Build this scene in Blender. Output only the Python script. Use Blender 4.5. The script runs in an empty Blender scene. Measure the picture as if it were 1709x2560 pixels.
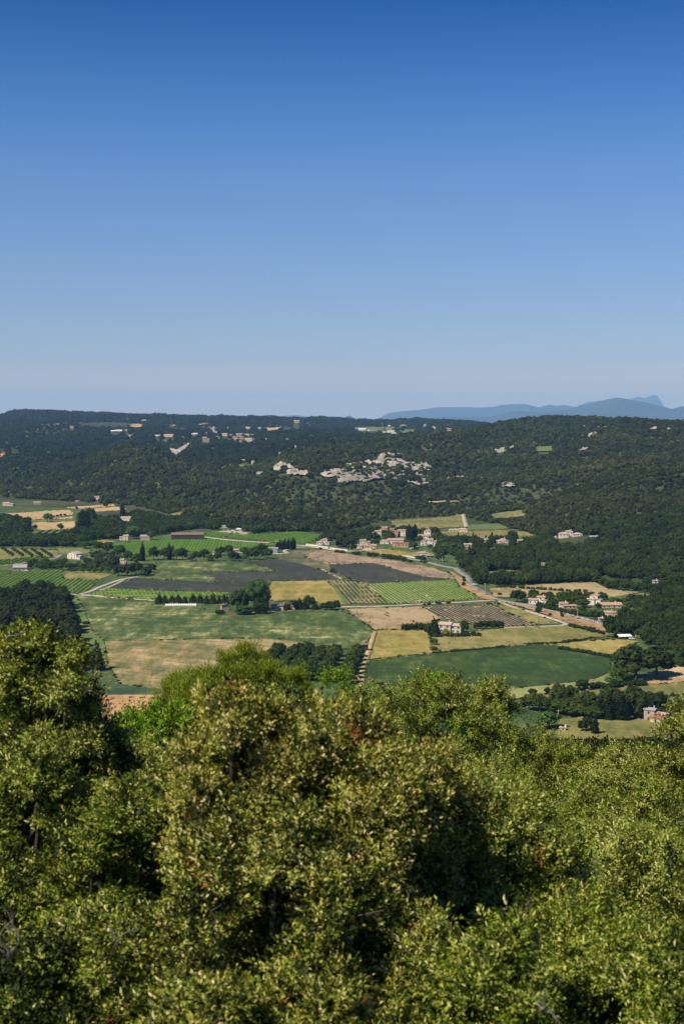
import bpy, bmesh, math, random
import numpy as np
from mathutils import Vector, geometry
C = bpy.context.scene
COL = C.collection
R = math.radians
rng = np.random.default_rng(7)
random.seed(7)

# ------------------------------------------------------------------ camera, sky, sun, exposure
CX, CY, F, HZ = 854.5, 1280.0, 3560.0, 1045.0      # photograph pixels: centre, focal length, horizon row
TH = math.atan((CY - HZ) / F)
EYE = 150.0
cam = bpy.data.cameras.new('camera'); camo = bpy.data.objects.new('camera', cam); COL.objects.link(camo)
camo.location = (0, 0, EYE); camo.rotation_euler = (math.pi / 2 - TH, 0, 0)
cam.sensor_fit = 'HORIZONTAL'; cam.sensor_width = 24.0; cam.lens = F / 1709 * 24.0
cam.clip_start = 0.5; cam.clip_end = 90000
cam.dof.use_dof = True; cam.dof.focus_distance = 1300; cam.dof.aperture_fstop = 3.6
C.camera = camo
SUN_AZ, SUN_EL = R(234), R(50)                     # azimuth clockwise from +Y
W = bpy.data.worlds.new('World'); C.world = W; W.use_nodes = True
wn = W.node_tree.nodes; wl = W.node_tree.links
bg = wn['Background']
sky = wn.new('ShaderNodeTexSky'); sky.sky_type = 'NISHITA'; sky.sun_disc = False
sky.sun_elevation = SUN_EL; sky.sun_rotation = SUN_AZ
sky.altitude = 0; sky.air_density = 1.0; sky.dust_density = 0.3; sky.ozone_density = 6.0
tcw = wn.new('ShaderNodeTexCoord'); sxyz = wn.new('ShaderNodeSeparateXYZ'); wr = wn.new('ShaderNodeValToRGB'); mulw = wn.new('ShaderNodeVectorMath'); mulw.operation = 'MULTIPLY'; sclw = wn.new('ShaderNodeVectorMath'); sclw.operation = 'SCALE'
SKYSTOPS = [(0.0028, (1.0, 0.881, 0.847)), (0.0182, (0.898, 0.772, 0.789)), (0.0404, (0.70, 0.66, 0.802)), (0.0681, (0.632, 0.645, 0.794)), (0.1117, (0.591, 0.62, 0.803)), (0.1677, (0.463, 0.598, 0.82)), (0.2115, (0.28, 0.50, 0.80)), (0.2732, (0.05, 0.31, 0.62))]; SKYSCALE = 0.873      # summer clear-air tint by height above the horizon
wr.color_ramp.elements.remove(wr.color_ramp.elements[1]); wr.color_ramp.elements[0].position = SKYSTOPS[0][0]; wr.color_ramp.elements[0].color = (*SKYSTOPS[0][1], 1)
for p_, c_ in SKYSTOPS[1:]: wr.color_ramp.elements.new(p_).color = (*c_, 1)
wl.new(tcw.outputs['Generated'], sxyz.inputs[0]); wl.new(sxyz.outputs['Z'], wr.inputs[0]); wl.new(sky.outputs[0], mulw.inputs[0]); wl.new(wr.outputs[0], mulw.inputs[1]); sclw.inputs['Scale'].default_value = SKYSCALE
wl.new(mulw.outputs[0], sclw.inputs[0]); wl.new(sclw.outputs[0], bg.inputs[0])
bg.inputs[1].default_value = 0.1
sun = bpy.data.lights.new('sun', 'SUN'); sun.energy = 4.6; sun.angle = R(0.53); sun.color = (1.0, 0.91, 0.76)
suno = bpy.data.objects.new('sun', sun); COL.objects.link(suno)
SD = Vector((math.sin(SUN_AZ) * math.cos(SUN_EL), math.cos(SUN_AZ) * math.cos(SUN_EL), math.sin(SUN_EL)))
suno.rotation_euler = SD.to_track_quat('Z', 'Y').to_euler(); suno.location = (-30, -30, 200)
C.view_settings.view_transform = 'Standard'; C.view_settings.look = 'None'
C.view_settings.gamma = 1; C.view_settings.use_curve_mapping = False; C.view_settings.exposure = 0.55
C.cycles.max_bounces = 6; C.cycles.diffuse_bounces = 3; C.cycles.glossy_bounces = 2
C.cycles.transmission_bounces = 4; C.cycles.volume_bounces = 1; C.cycles.transparent_max_bounces = 4
C.cycles.volume_max_steps = 64

# ------------------------------------------------------------------ where a sight line meets the land
def tanel(py):
    b = (CY - np.asarray(py, float)) / F
    return (b * math.cos(TH) - math.sin(TH)) / (math.cos(TH) + b * math.sin(TH))
def slope_x(px, py):
    b = (CY - np.asarray(py, float)) / F
    return (np.asarray(px, float) - CX) / F / (math.cos(TH) + b * math.sin(TH))
def at(px, py, Y):
    return Vector((float(slope_x(px, py) * Y), float(Y), float(EYE + tanel(py) * Y)))
def to_px(x, y, z):
    x = np.asarray(x, float); y = np.asarray(y, float); z = np.asarray(z, float) - EYE
    d = y * math.cos(TH) - z * math.sin(TH); u = y * math.sin(TH) + z * math.cos(TH)
    return CX + F * x / d, CY - F * u / d

def hash2(i, j, s):
    n = (i * 374761393 + j * 668265263 + s * 1442695041) & 0x7fffffff
    n = ((n ^ (n >> 13)) * 1274126177) & 0x7fffffff
    return ((n ^ (n >> 16)) & 0xffff) / 65535.0
def vnoise(x, y, s=0):
    x = np.asarray(x, float); y = np.asarray(y, float)
    i = np.floor(x).astype(np.int64); j = np.floor(y).astype(np.int64)
    fx = x - i; fy = y - j; fx = fx * fx * (3 - 2 * fx); fy = fy * fy * (3 - 2 * fy)
    a = hash2(i, j, s); b = hash2(i + 1, j, s); c = hash2(i, j + 1, s); d = hash2(i + 1, j + 1, s)
    return (a + (b - a) * fx) * (1 - fy) + (c + (d - c) * fx) * fy - 0.5
#      px    foot  ridgeY ridgePy dipY dipZ  terY terPy crestY crestPy
TAB = [(-700, 1255, 3000, 1240, 3300, 10, 5600, 1075, 8000, 1044),
       (0, 1250, 3000, 1216, 3300, 15, 5600, 1069, 8000, 1047),
       (35, 1250, 3050, 1208, 3400, 25, 5600, 1068, 8000, 1033),
       (60, 1250, 3100, 1203, 3500, 30, 5600, 1068, 8000, 1029),
       (120, 1252, 3200, 1186, 3700, 35, 5600, 1070, 8000, 1030),
       (200, 1256, 3200, 1158, 3700, 40, 5600, 1071, 8000, 1033),
       (250, 1260, 3200, 1129, 3700, 45, 5600, 1073, 8000, 1034),
       (320, 1265, 3200, 1110, 3700, 50, 5600, 1074, 8000, 1036),
       (380, 1275, 3200, 1119, 3700, 50, 5500, 1076, 8000, 1039),
       (430, 1290, 3200, 1145, 3650, 45, 5100, 1084, 8000, 1041),
       (480, 1300, 3100, 1174, 3500, 42, 4700, 1096, 8000, 1046),
       (560, 1318, 3000, 1192, 3300, 40, 4700, 1100, 8000, 1047),
       (640, 1330, 2900, 1190, 3200, 42, 4900, 1096, 8000, 1047),
       (700, 1332, 3000, 1146, 3400, 55, 5200, 1090, 8000, 1049),
       (780, 1332, 3100, 1124, 3500, 60, 5500, 1084, 8000, 1051),
       (880, 1325, 3200, 1120, 3600, 75, 5800, 1078, 8000, 1054),
       (960, 1305, 3300, 1110, 3700, 85, 6000, 1077, 8000, 1053),
       (1040, 1295, 3500, 1098, 3900, 95, 6100, 1077, 8000, 1049),
       (1150, 1292, 3700, 1086, 4200, 100, 6300, 1076, 8000, 1052),
       (1250, 1315, 4000, 1058, 4600, 105, 6500, 1082, 8000, 1062),
       (1350, 1345, 4200, 1048, 4900, 105, 6700, 1085, 8000, 1066),
       (1450, 1400, 4200, 1045, 4900, 105, 6700, 1085, 8000, 1066),
       (1550, 1450, 4000, 1048, 4900, 105, 6700, 1085, 8000, 1066),
       (1709, 1500, 3800, 1060, 4700, 100, 6700, 1085, 8000, 1066),
       (2500, 1580, 3500, 1090, 4700, 90, 6700, 1085, 8000, 1070)]
T = np.array(TAB, float)
UU = np.arange(-700, 2500, 6.0)
def lut(c, n=5):
    v = np.interp(UU, T[:, 0], T[:, c]); k = np.hanning(n + 2)[1:-1]; k /= k.sum()
    return np.convolve(np.pad(v, n // 2, mode='edge'), k, 'valid')
LY = [EYE / -tanel(lut(1, 9)), lut(2), lut(4), lut(6), lut(8)]
LZ = [LY[0] * 0.0, EYE + tanel(lut(3)) * lut(2) - 6, lut(5), EYE + tanel(lut(7)) * lut(6) - 6, EYE + tanel(lut(9)) * lut(8) - 6]
LY.append(LY[-1] + 1800); LZ.append(LZ[-1] * 0 + 60)
def height(x, y):
    x = np.asarray(x, float); y = np.asarray(y, float)
    u = CX + F * x / np.maximum(y, 40.0)
    z = np.zeros_like(u)
    ys = [np.interp(u, UU, a) for a in LY]; zs = [np.interp(u, UU, a) for a in LZ]
    for k in range(5):
        t = np.clip((y - ys[k]) / (ys[k + 1] - ys[k]), 0, 1)
        s = t * t * (3 - 2 * t) * 0.65 + t * 0.35
        z = np.where(y > ys[k], zs[k] + (zs[k + 1] - zs[k]) * s, z)
    hill = np.clip(z / 25.0, 0, 1) * np.clip((y - ys[0]) / 300.0, 0, 1)
    rel = vnoise(x / 330 + .3, y / 420, 1) * 36 + vnoise(x / 120, y / 150, 2) * 20 + vnoise(x / 45, y / 50, 3) * 4
    keep = 1 - 0.75 * np.exp(-((y - ys[1]) / 160) ** 2) - 0.75 * np.exp(-((y - ys[4]) / 300) ** 2)
    z = z + rel * hill * keep
    far = np.clip((y - 9800) / 3000, 0, 1); z = z * (1 - far)
    near = 141.0 - np.maximum(y - 34, 0) * 0.262 + vnoise(x / 3, y / 3, 5) * 0.8 - 0.006 * np.abs(x) * np.clip(y / 60, 0, 1)
    return np.where(y < 640, np.maximum(near, 0), z)
YS = np.concatenate([np.arange(400, 2600, 12.0), np.arange(2600, 8300, 15.0)])
def hit(px, py):
    px = np.atleast_1d(np.asarray(px, float)); py = np.atleast_1d(np.asarray(py, float))
    sx = slope_x(px, py); te = tanel(py)
    out = np.zeros((len(px), 3))
    for a in range(0, len(px), 2000):
        s = sx[a:a + 2000, None]; t = te[a:a + 2000, None]; y = YS[None, :]
        d = (EYE + t * y) - height(s * y, y + 0 * s)
        m = d <= 0; i = np.where(m.any(1), m.argmax(1), len(YS) - 1); i = np.maximum(i, 1)
        r = np.arange(len(i)); d1 = d[r, i]; d0 = d[r, i - 1]
        w = np.clip(d0 / np.where(np.abs(d0 - d1) < 1e-9, 1, d0 - d1), 0, 1)
        yy = YS[i - 1] + (YS[i] - YS[i - 1]) * w; xx = s[:, 0] * yy
        out[a:a + 2000] = np.stack([xx, yy, height(xx, yy)], 1)
    return out
def inside(px, py, poly):
    px = np.asarray(px); py = np.asarray(py); r = np.zeros(px.shape, bool); n = len(poly)
    for i in range(n):
        x0, y0 = poly[i]; x1, y1 = poly[(i + 1) % n]
        if y0 == y1: continue
        c = ((y0 > py) != (y1 > py)) & (px < (x1 - x0) * (py - y0) / (y1 - y0) + x0)
        r ^= c
    return r

# ------------------------------------------------------------------ helpers for objects
def tag(o, label=None, cat=None, group=None, kind=None):
    if label: o['label'] = label
    if cat: o['category'] = cat
    if group: o['group'] = group
    if kind: o['kind'] = kind
    return o
def empty(name, loc, rz=0):
    o = bpy.data.objects.new(name, None); COL.objects.link(o); o.location = loc; o.rotation_euler.z = rz
    o.empty_display_size = 0.5; return o
def mesh_np(name, V, Fc, mat=None, smooth=False, attr=None):
    V = np.asarray(V, np.float32); Fc = np.asarray(Fc, np.int32); k = Fc.shape[1]
    me = bpy.data.meshes.new(name); me.vertices.add(len(V)); me.vertices.foreach_set('co', V.ravel())
    me.loops.add(Fc.size); me.loops.foreach_set('vertex_index', Fc.ravel())
    me.polygons.add(len(Fc)); me.polygons.foreach_set('loop_start', np.arange(0, Fc.size, k, dtype=np.int32))
    if smooth: me.polygons.foreach_set('use_smooth', np.ones(len(Fc), bool))
    if attr is not None:
        for nm, v in attr.items():
            a = me.attributes.new(nm, 'FLOAT', 'POINT'); a.data.foreach_set('value', np.asarray(v, np.float32))
    me.update(calc_edges=True)
    if mat: me.materials.append(mat)
    return me
def put(name, me, parent=None, loc=None):
    o = bpy.data.objects.new(name, me); COL.objects.link(o)
    if parent: o.parent = parent
    if loc is not None: o.location = loc
    return o
class MB:
    def __init__(s): s.v = []; s.f = []
    def box(s, x0, y0, z0, x1, y1, z1):
        n = len(s.v)
        s.v += [(x0, y0, z0), (x1, y0, z0), (x1, y1, z0), (x0, y1, z0), (x0, y0, z1), (x1, y0, z1), (x1, y1, z1), (x0, y1, z1)]
        s.f += [tuple(n + i for i in q) for q in ((0, 3, 2, 1), (4, 5, 6, 7), (0, 1, 5, 4), (1, 2, 6, 5), (2, 3, 7, 6), (3, 0, 4, 7))]
        return s
    def poly(s, pts, faces):
        n = len(s.v); s.v += list(pts); s.f += [tuple(n + i for i in q) for q in faces]; return s
    def tube(s, pts, rad, k=5):
        pts = [Vector(p) for p in pts]; n = len(s.v)
        for i, p in enumerate(pts):
            d = (pts[min(i + 1, len(pts) - 1)] - pts[max(i - 1, 0)]).normalized()
            a = d.cross(Vector((0.31, 0.87, 0.2))).normalized(); b = d.cross(a)
            r = rad[i] if hasattr(rad, '__len__') else rad
            for j in range(k):
                t = 2 * math.pi * j / k; q = p + a * math.cos(t) * r + b * math.sin(t) * r; s.v.append(tuple(q))
        for i in range(len(pts) - 1):
            for j in range(k):
                s.f.append((n + i * k + j, n + i * k + (j + 1) % k, n + (i + 1) * k + (j + 1) % k, n + (i + 1) * k + j))
        s.f.append(tuple(n + j for j in range(k))); s.f.append(tuple(n + (len(pts) - 1) * k + k - 1 - j for j in range(k)))
        return s
    def mesh(s, name, mat, smooth=False):
        me = bpy.data.meshes.new(name); me.from_pydata(s.v, [], s.f); me.update()
        if smooth: me.polygons.foreach_set('use_smooth', [True] * len(me.polygons))
        if mat: me.materials.append(mat)
        return me
    def build(s, name, mat, parent=None, smooth=False, loc=None):
        return put(name, s.mesh(name, mat, smooth), parent, loc)

# ------------------------------------------------------------------ materials
def newmat(name):
    m = bpy.data.materials.new(name); m.use_nodes = True; nt = m.node_tree
    return m, nt, nt.nodes, nt.links, nt.nodes['Principled BSDF']
def ramp(nt, fac, stops):
    r = nt.nodes.new('ShaderNodeValToRGB'); e = r.color_ramp.elements
    while len(e) < len(stops): e.new(0.5)
    for q, (p, c) in zip(e, stops): q.position = p; q.color = (*c, 1)
    nt.links.new(fac, r.inputs[0]); return r.outputs[0]
def noise(nt, vec, scale, detail=3, rough=0.55):
    n = nt.nodes.new('ShaderNodeTexNoise'); n.inputs['Scale'].default_value = scale
    n.inputs['Detail'].default_value = detail; n.inputs['Roughness'].default_value = rough
    nt.links.new(vec, n.inputs['Vector']); return n.outputs['Fac']
def mapping(nt, vec, rz=0, scale=(1, 1, 1)):
    a = nt.nodes.new('ShaderNodeMapping'); a.vector_type = 'POINT'; a.inputs['Rotation'].default_value = (0, 0, rz)
    nt.links.new(vec, a.inputs['Vector'])
    b = nt.nodes.new('ShaderNodeMapping'); b.inputs['Scale'].default_value = scale
    nt.links.new(a.outputs[0], b.inputs['Vector']); return b.outputs[0]
def math_(nt, op, a, b):
    n = nt.nodes.new('ShaderNodeMath'); n.operation = op
    for i, v in enumerate((a, b)):
        if isinstance(v, (int, float)): n.inputs[i].default_value = v
        else: nt.links.new(v, n.inputs[i])
    return n.outputs[0]
def mixc(nt, fac, a, b, mode='MIX'):
    n = nt.nodes.new('ShaderNodeMix'); n.data_type = 'RGBA'; n.blend_type = mode
    if isinstance(fac, (int, float)): n.inputs[0].default_value = fac
    else: nt.links.new(fac, n.inputs[0])
    for s, v in ((6, a), (7, b)):
        if isinstance(v, tuple): n.inputs[s].default_value = (*v, 1)
        else: nt.links.new(v, n.inputs[s])
    return n.outputs[2]
def plain(name, c, rough=0.85, var=0.18, scale=0.6, metal=0):
    m, nt, N, L, P = newmat(name)
    tc = N.new('ShaderNodeTexCoord')
    f = noise(nt, tc.outputs['Object'], scale, 5, 0.6)
    L.new(ramp(nt, f, [(0.3, tuple(v * (1 - var) for v in c)), (0.7, tuple(min(1, v * (1 + var)) for v in c))]), P.inputs['Base Color'])
    P.inputs['Roughness'].default_value = rough; P.inputs['Metallic'].default_value = metal
    P.inputs['Specular IOR Level'].default_value = 0.25
    b = N.new('ShaderNodeBump'); b.inputs['Strength'].default_value = 0.3; b.inputs['Distance'].default_value = 0.05
    L.new(noise(nt, tc.outputs['Object'], scale * 8, 4), b.inputs['Height']); L.new(b.outputs[0], P.inputs['Normal'])
    return m
FM = {}
def field_mat(name, cols, rz=0.0, big=0.012, streak=0.05, stretch=9, fine=0.5, bias=0.0):
    """crop or grass on a field: broad patches, streaks along the tillage and a fine grain; optional drilled rows"""
    m, nt, N, L, P = newmat(name)
    g = N.new('ShaderNodeNewGeometry'); pos = g.outputs['Position']
    a = noise(nt, pos, big, 4, 0.6)
    s = noise(nt, mapping(nt, pos, rz, (streak / stretch, streak, 1)), 1.0, 5, 0.65)
    f = noise(nt, pos, fine, 3, 0.7)
    q = noise(nt, mapping(nt, pos, 0.0, (0.13, 0.034, 1)), 1.0, 6, 0.72)
    v = math_(nt, 'ADD', math_(nt, 'MULTIPLY', a, 0.28), math_(nt, 'MULTIPLY', s, 0.20))
    v = math_(nt, 'ADD', v, math_(nt, 'ADD', math_(nt, 'MULTIPLY', f, 0.12), math_(nt, 'MULTIPLY', q, 0.40)))
    v = math_(nt, 'ADD', v, bias)
    w = N.new('ShaderNodeTexWave'); w.bands_direction = 'Y'; w.inputs['Scale'].default_value = 1; w.inputs['Distortion'].default_value = 0.25; w.inputs['Detail Scale'].default_value = 0.2
    L.new(mapping(nt, pos, rz, (0.0157, 0.0157, 0.0157)), w.inputs['Vector'])   # tractor lines about 20 m apart
    v = math_(nt, 'SUBTRACT', v, math_(nt, 'MULTIPLY', math_(nt, 'GREATER_THAN', w.outputs['Fac'], 0.985), 0.035))
    n = len(cols); lo, hi = 0.42, 0.58
    c = ramp(nt, v, [(lo + (hi - lo) * i / max(1, n - 1), cols[i]) for i in range(n)])
    L.new(c, P.inputs['Base Color']); P.inputs['Roughness'].default_value = 0.95
    P.inputs['Specular IOR Level'].default_value = 0.1
    b = N.new('ShaderNodeBump'); b.inputs['Strength'].default_value = 0.5; b.inputs['Distance'].default_value = 0.5
    L.new(math_(nt, 'ADD', s, f), b.inputs['Height']); L.new(b.outputs[0], P.inputs['Normal'])
    return m
def foliage_mat(name, cols, scale_w=0.01, trans=0.25, rough=0.75, spec=0.06, leafattr=False):
    m, nt, N, L, P = newmat(name)
    oi = N.new('ShaderNodeObjectInfo'); g = N.new('ShaderNodeNewGeometry')
    a = noise(nt, g.outputs['Position'], scale_w, 3, 0.6)
    if scale_w < 0.006: a = math_(nt, 'ADD', math_(nt, 'MULTIPLY', a, 0.5), math_(nt, 'MULTIPLY', noise(nt, g.outputs['Position'], scale_w * 4, 2, 0.5), 0.5))
    b = noise(nt, g.outputs['Position'], 0.35, 2, 0.6)
    v = math_(nt, 'ADD', math_(nt, 'MULTIPLY', a, 0.6), math_(nt, 'MULTIPLY', oi.outputs['Random'], 0.22))
    v = math_(nt, 'ADD', v, math_(nt, 'MULTIPLY', b, 0.25))
    if leafattr:
        at_ = N.new('ShaderNodeAttribute'); at_.attribute_name = 'tint'
        v = math_(nt, 'ADD', math_(nt, 'MULTIPLY', at_.outputs['Fac'], 0.5), math_(nt, 'MULTIPLY', v, 0.5))
    n = len(cols)
    c = ramp(nt, v, [(0.28 + 0.5 * i / max(1, n - 1), cols[i]) for i in range(n)])
    L.new(c, P.inputs['Base Color']); P.inputs['Roughness'].default_value = rough
    P.inputs['Specular IOR Level'].default_value = spec
    tr = N.new('ShaderNodeBsdfTranslucent'); L.new(mixc(nt, 1.0, c, (0.9, 1.0, 0.5), 'MULTIPLY'), tr.inputs['Color'])
    mx = N.new('ShaderNodeMixShader'); mx.inputs[0].default_value = trans
    L.new(P.outputs[0], mx.inputs[1]); L.new(tr.outputs[0], mx.inputs[2]); L.new(mx.outputs[0], N['Material Output'].inputs['Surface'])
    return m

# ------------------------------------------------------------------ the land
def terrain_mat():
    m, nt, N, L, P = newmat('land')
    g = N.new('ShaderNodeNewGeometry'); pos = g.outputs['Position']
    v = math_(nt, 'ADD', math_(nt, 'MULTIPLY', noise(nt, pos, 0.006, 4), 0.5), math_(nt, 'MULTIPLY', noise(nt, pos, 0.08, 5, 0.7), 0.5))
    c = ramp(nt, v, [(0.38, (0.030, 0.042, 0.016)), (0.5, (0.055, 0.068, 0.024)), (0.6, (0.105, 0.10, 0.042))])
    L.new(c, P.inputs['Base Color']); P.inputs['Roughness'].default_value = 0.95; P.inputs['Specular IOR Level'].default_value = 0.1
    return m
ys = np.concatenate([np.arange(-90, 60, 3.0), np.arange(60, 640, 20.0), np.array([641]), np.arange(660, 2200, 20.0), np.arange(2200, 4300, 14.0),
                     np.arange(4300, 8400, 28.0), np.arange(8400, 13000, 200.0), np.arange(13000, 66001, 5300.0)])
ss = np.concatenate([np.linspace(-0.60, -0.27, 40), np.linspace(-0.265, 0.265, 460), np.linspace(0.27, 0.60, 40)])
GX = ss[None, :] * (ys[:, None] + 150); GY = np.repeat(ys[:, None], len(ss), 1); GZ = height(GX, GY)
ny, ns = GX.shape; idx = np.arange(ny * ns).reshape(ny, ns)
quads = np.stack([idx[:-1, :-1], idx[:-1, 1:], idx[1:, 1:], idx[1:, :-1]], -1).reshape(-1, 4)
land = put('terrain', mesh_np('terrain', np.stack([GX, GY, GZ], -1).reshape(-1, 3), quads, terrain_mat(), True))
tag(land, 'grassy valley floor and wooded hills running to the horizon', 'terrain', kind='structure')

def drape_geo(poly, off, step, bump=0.0, jag=3.4):
    """triangulate a field's outline densely; lay it on the land"""
    pts = []
    n = len(poly)
    for i in range(n):
        p = np.array(poly[i], float); q = np.array(poly[(i + 1) % n], float); L_ = np.hypot(*(q - p)); k = max(1, int(L_ / step))
        for j in range(k):
            w = p + (q - p) * j / k
            if jag and j: w = w + np.array([vnoise(w[0] / 9, w[1] / 9, 11) * jag, vnoise(w[0] / 9, w[1] / 9, 12) * jag * .6])
            pts.append((float(w[0]), float(w[1])))
    ne = len(pts); edges = [(i, (i + 1) % ne) for i in range(ne)]
    xs = [p[0] for p in poly]; yy = [p[1] for p in poly]
    gx, gy = np.meshgrid(np.arange(min(xs) + step / 2, max(xs), step), np.arange(min(yy) + step * .3, max(yy), step * .6))
    gx = gx.ravel(); gy = gy.ravel(); ok = inside(gx, gy, poly)
    inner = list(zip(gx[ok].tolist(), gy[ok].tolist()))
    r = geometry.delaunay_2d_cdt([Vector(p) for p in pts + inner], edges, [], 1, 1e-4)
    vs = np.array([(v[0], v[1]) for v in r[0]]); fs = r[2]
    P3 = hit(vs[:, 0], vs[:, 1]); P3[:, 2] += off
    if bump: P3[:, 2] += bump * (0.5 + vnoise(P3[:, 0] / 11, P3[:, 1] / 11, 21) + vnoise(P3[:, 0] / 4, P3[:, 1] / 4, 22) * .6)
    return P3, [f for f in fs if len(f) == 3]
FIELDS = []; EDGED = []; POLY = {}
zoff = [0.02]
def field(name, label, cat, poly, mat, step=9, off=None, keep=True, bump=0):
    zoff[0] += 0.012
    hilly = off is not None
    P3, fs = drape_geo(poly, off if hilly else zoff[0], step, bump)
    me = bpy.data.meshes.new(name); me.from_pydata(P3.tolist(), [], fs); me.update(); me.materials.append(mat)
    for p in me.polygons:
        if p.normal.z < 0: me.flip_normals(); break
    o = put(name, me); tag(o, label, cat, kind='structure')
    POLY[o.name] = poly
    if keep: FIELDS.append(poly); EDGED.append(poly)
    return o
def dirang(a, b):
    p = hit([a[0], b[0]], [a[1], b[1]]); d = p[1] - p[0]; return math.atan2(d[1], d[0])
def ribbon(name, label, cat, pts, width, mat, off=0.35, keep=True, smooth=True):
    """a road or track of real width laid along a line on the land"""
    P = hit([p[0] for p in pts], [p[1] for p in pts])
    t = np.linspace(0, len(P) - 1, len(P) * 8); i = np.clip(t.astype(int), 0, len(P) - 2); f = t - i
    Pm = np.pad(P, ((1, 1), (0, 0)), mode='edge')
    p0, p1, p2, p3 = Pm[i], Pm[i + 1], Pm[i + 2], Pm[i + 3]; f = f[:, None]
    Q = 0.5 * (2 * p1 + (p2 - p0) * f + (2 * p0 - 5 * p1 + 4 * p2 - p3) * f ** 2 + (3 * p1 - p0 - 3 * p2 + p3) * f ** 3)
    D = np.gradient(Q[:, :2], axis=0); D /= np.linalg.norm(D, axis=1)[:, None] + 1e-9; Nn = np.stack([-D[:, 1], D[:, 0]], 1)
    w = width * (1 + vnoise(np.arange(len(Q)) / 3, 0 * Q[:, 0], 31) * .12)[:, None] / 2
    A = Q.copy(); A[:, :2] += Nn * w; B = Q.copy(); B[:, :2] -= Nn * w
    A[:, 2] = height(A[:, 0], A[:, 1]) + off; B[:, 2] = height(B[:, 0], B[:, 1]) + off
    A2 = A.copy(); B2 = B.copy(); A2[:, :2] += Nn * .15; B2[:, :2] -= Nn * .15; A2[:, 2] -= off; B2[:, 2] -= off
    V = np.concatenate([A2, A, B, B2]); n = len(Q); k = np.arange(n - 1)
    Fq = np.concatenate([np.stack([j * n + k, j * n + k + 1, (j + 1) * n + k + 1, (j + 1) * n + k], 1) for j in range(3)])
    o = put(name, mesh_np(name, V, Fq[:, ::-1], mat)); tag(o, label, cat, kind='structure')
    if keep:
        px, py = to_px(Q[:, 0], Q[:, 1], Q[:, 2])
        FIELDS.append([(a - 2, b - 1.5) for a, b in zip(px, py)] + [(a + 2, b + 2.5) for a, b in zip(px[::-1], py[::-1])])
    return o, Q
# ------------------------------------------------------------------ fields of the valley floor (outlines read off the photograph, laid on the land)
TAN = [(0.25, 0.175, 0.08), (0.40, 0.285, 0.14), (0.48, 0.35, 0.18)]
STUB = [(0.10, 0.11, 0.04), (0.22, 0.18, 0.075), (0.40, 0.30, 0.15)]
GOLD = [(0.15, 0.14, 0.035), (0.26, 0.21, 0.055), (0.37, 0.28, 0.10)]
OLIVE = [(0.10, 0.11, 0.035), (0.18, 0.165, 0.05), (0.27, 0.23, 0.09)]
GREENST = [(0.036, 0.068, 0.020), (0.058, 0.092, 0.026), (0.13, 0.15, 0.05), (0.33, 0.31, 0.14)]
DEEP = [(0.026, 0.050, 0.014), (0.036, 0.064, 0.016), (0.060, 0.092, 0.022), (0.15, 0.17, 0.045)]
LAV = [(0.034, 0.038, 0.028), (0.046, 0.050, 0.037), (0.058, 0.062, 0.045), (0.09, 0.088, 0.06)]
LAVT = [(0.05, 0.045, 0.045), (0.10, 0.085, 0.06), (0.20, 0.15, 0.09), (0.30, 0.22, 0.13)]
VINE = [(0.055, 0.125, 0.012), (0.080, 0.165, 0.016), (0.14, 0.21, 0.04)]
MEAD = [(0.07, 0.12, 0.03), (0.11, 0.15, 0.045), (0.17, 0.18, 0.06)]
SOIL = [(0.22, 0.17, 0.10), (0.34, 0.27, 0.17), (0.42, 0.34, 0.23)]
m_tan = field_mat('stubble_gold', TAN, 0.15, streak=0.08)
m_tan2 = field_mat('stubble_patchy', STUB, 0.5, big=0.02, streak=0.12, stretch=4, fine=0.3, bias=-0.006)
m_gold = field_mat('ripening_wheat', GOLD, 0.05, streak=0.07)
m_olive = field_mat('dry_grass', OLIVE, 0.2, streak=0.06)
m_greenst = field_mat('thin_green_crop', GREENST, 0.12, big=0.016, streak=0.16, stretch=3, fine=0.4, bias=-0.008)
m_deep = field_mat('deep_green_crop', DEEP, 0.10, big=0.008, streak=0.06, stretch=12, bias=-0.022)
m_lav = field_mat('lavender_dark', LAV, 0.6, big=0.01, streak=0.15, stretch=14, bias=-0.01)
m_lavt = field_mat('lavender_and_straw', LAVT, 0.6, big=0.02, streak=0.15, stretch=8)
m_vine = field_mat('vine_leaf_sheet', VINE, 0.6, big=0.012, streak=0.3, stretch=12, fine=0.8)
m_mead = field_mat('meadow', MEAD, 0.1)
m_soil = field_mat('vineyard_soil', SOIL, 0.4, streak=0.1)
m_plough = field_mat('ploughed_pink_soil', [(0.33, 0.185, 0.085), (0.43, 0.25, 0.12), (0.48, 0.30, 0.15)], -0.05, streak=0.25, stretch=20)
m_road = plain('asphalt_pale', (0.20, 0.19, 0.18), 0.9, 0.2, 0.12)
m_track = plain('white_track', (0.36, 0.31, 0.24), 0.95, 0.3, 0.12)
m_verge = field_mat('dry_verge', [(0.17, 0.11, 0.05), (0.33, 0.21, 0.10), (0.38, 0.26, 0.13)], 0.3, big=0.05)
m_scrub = field_mat('rough_green', [(0.03, 0.055, 0.018), (0.06, 0.10, 0.03), (0.13, 0.14, 0.05)], 0.3, big=0.03)

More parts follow.
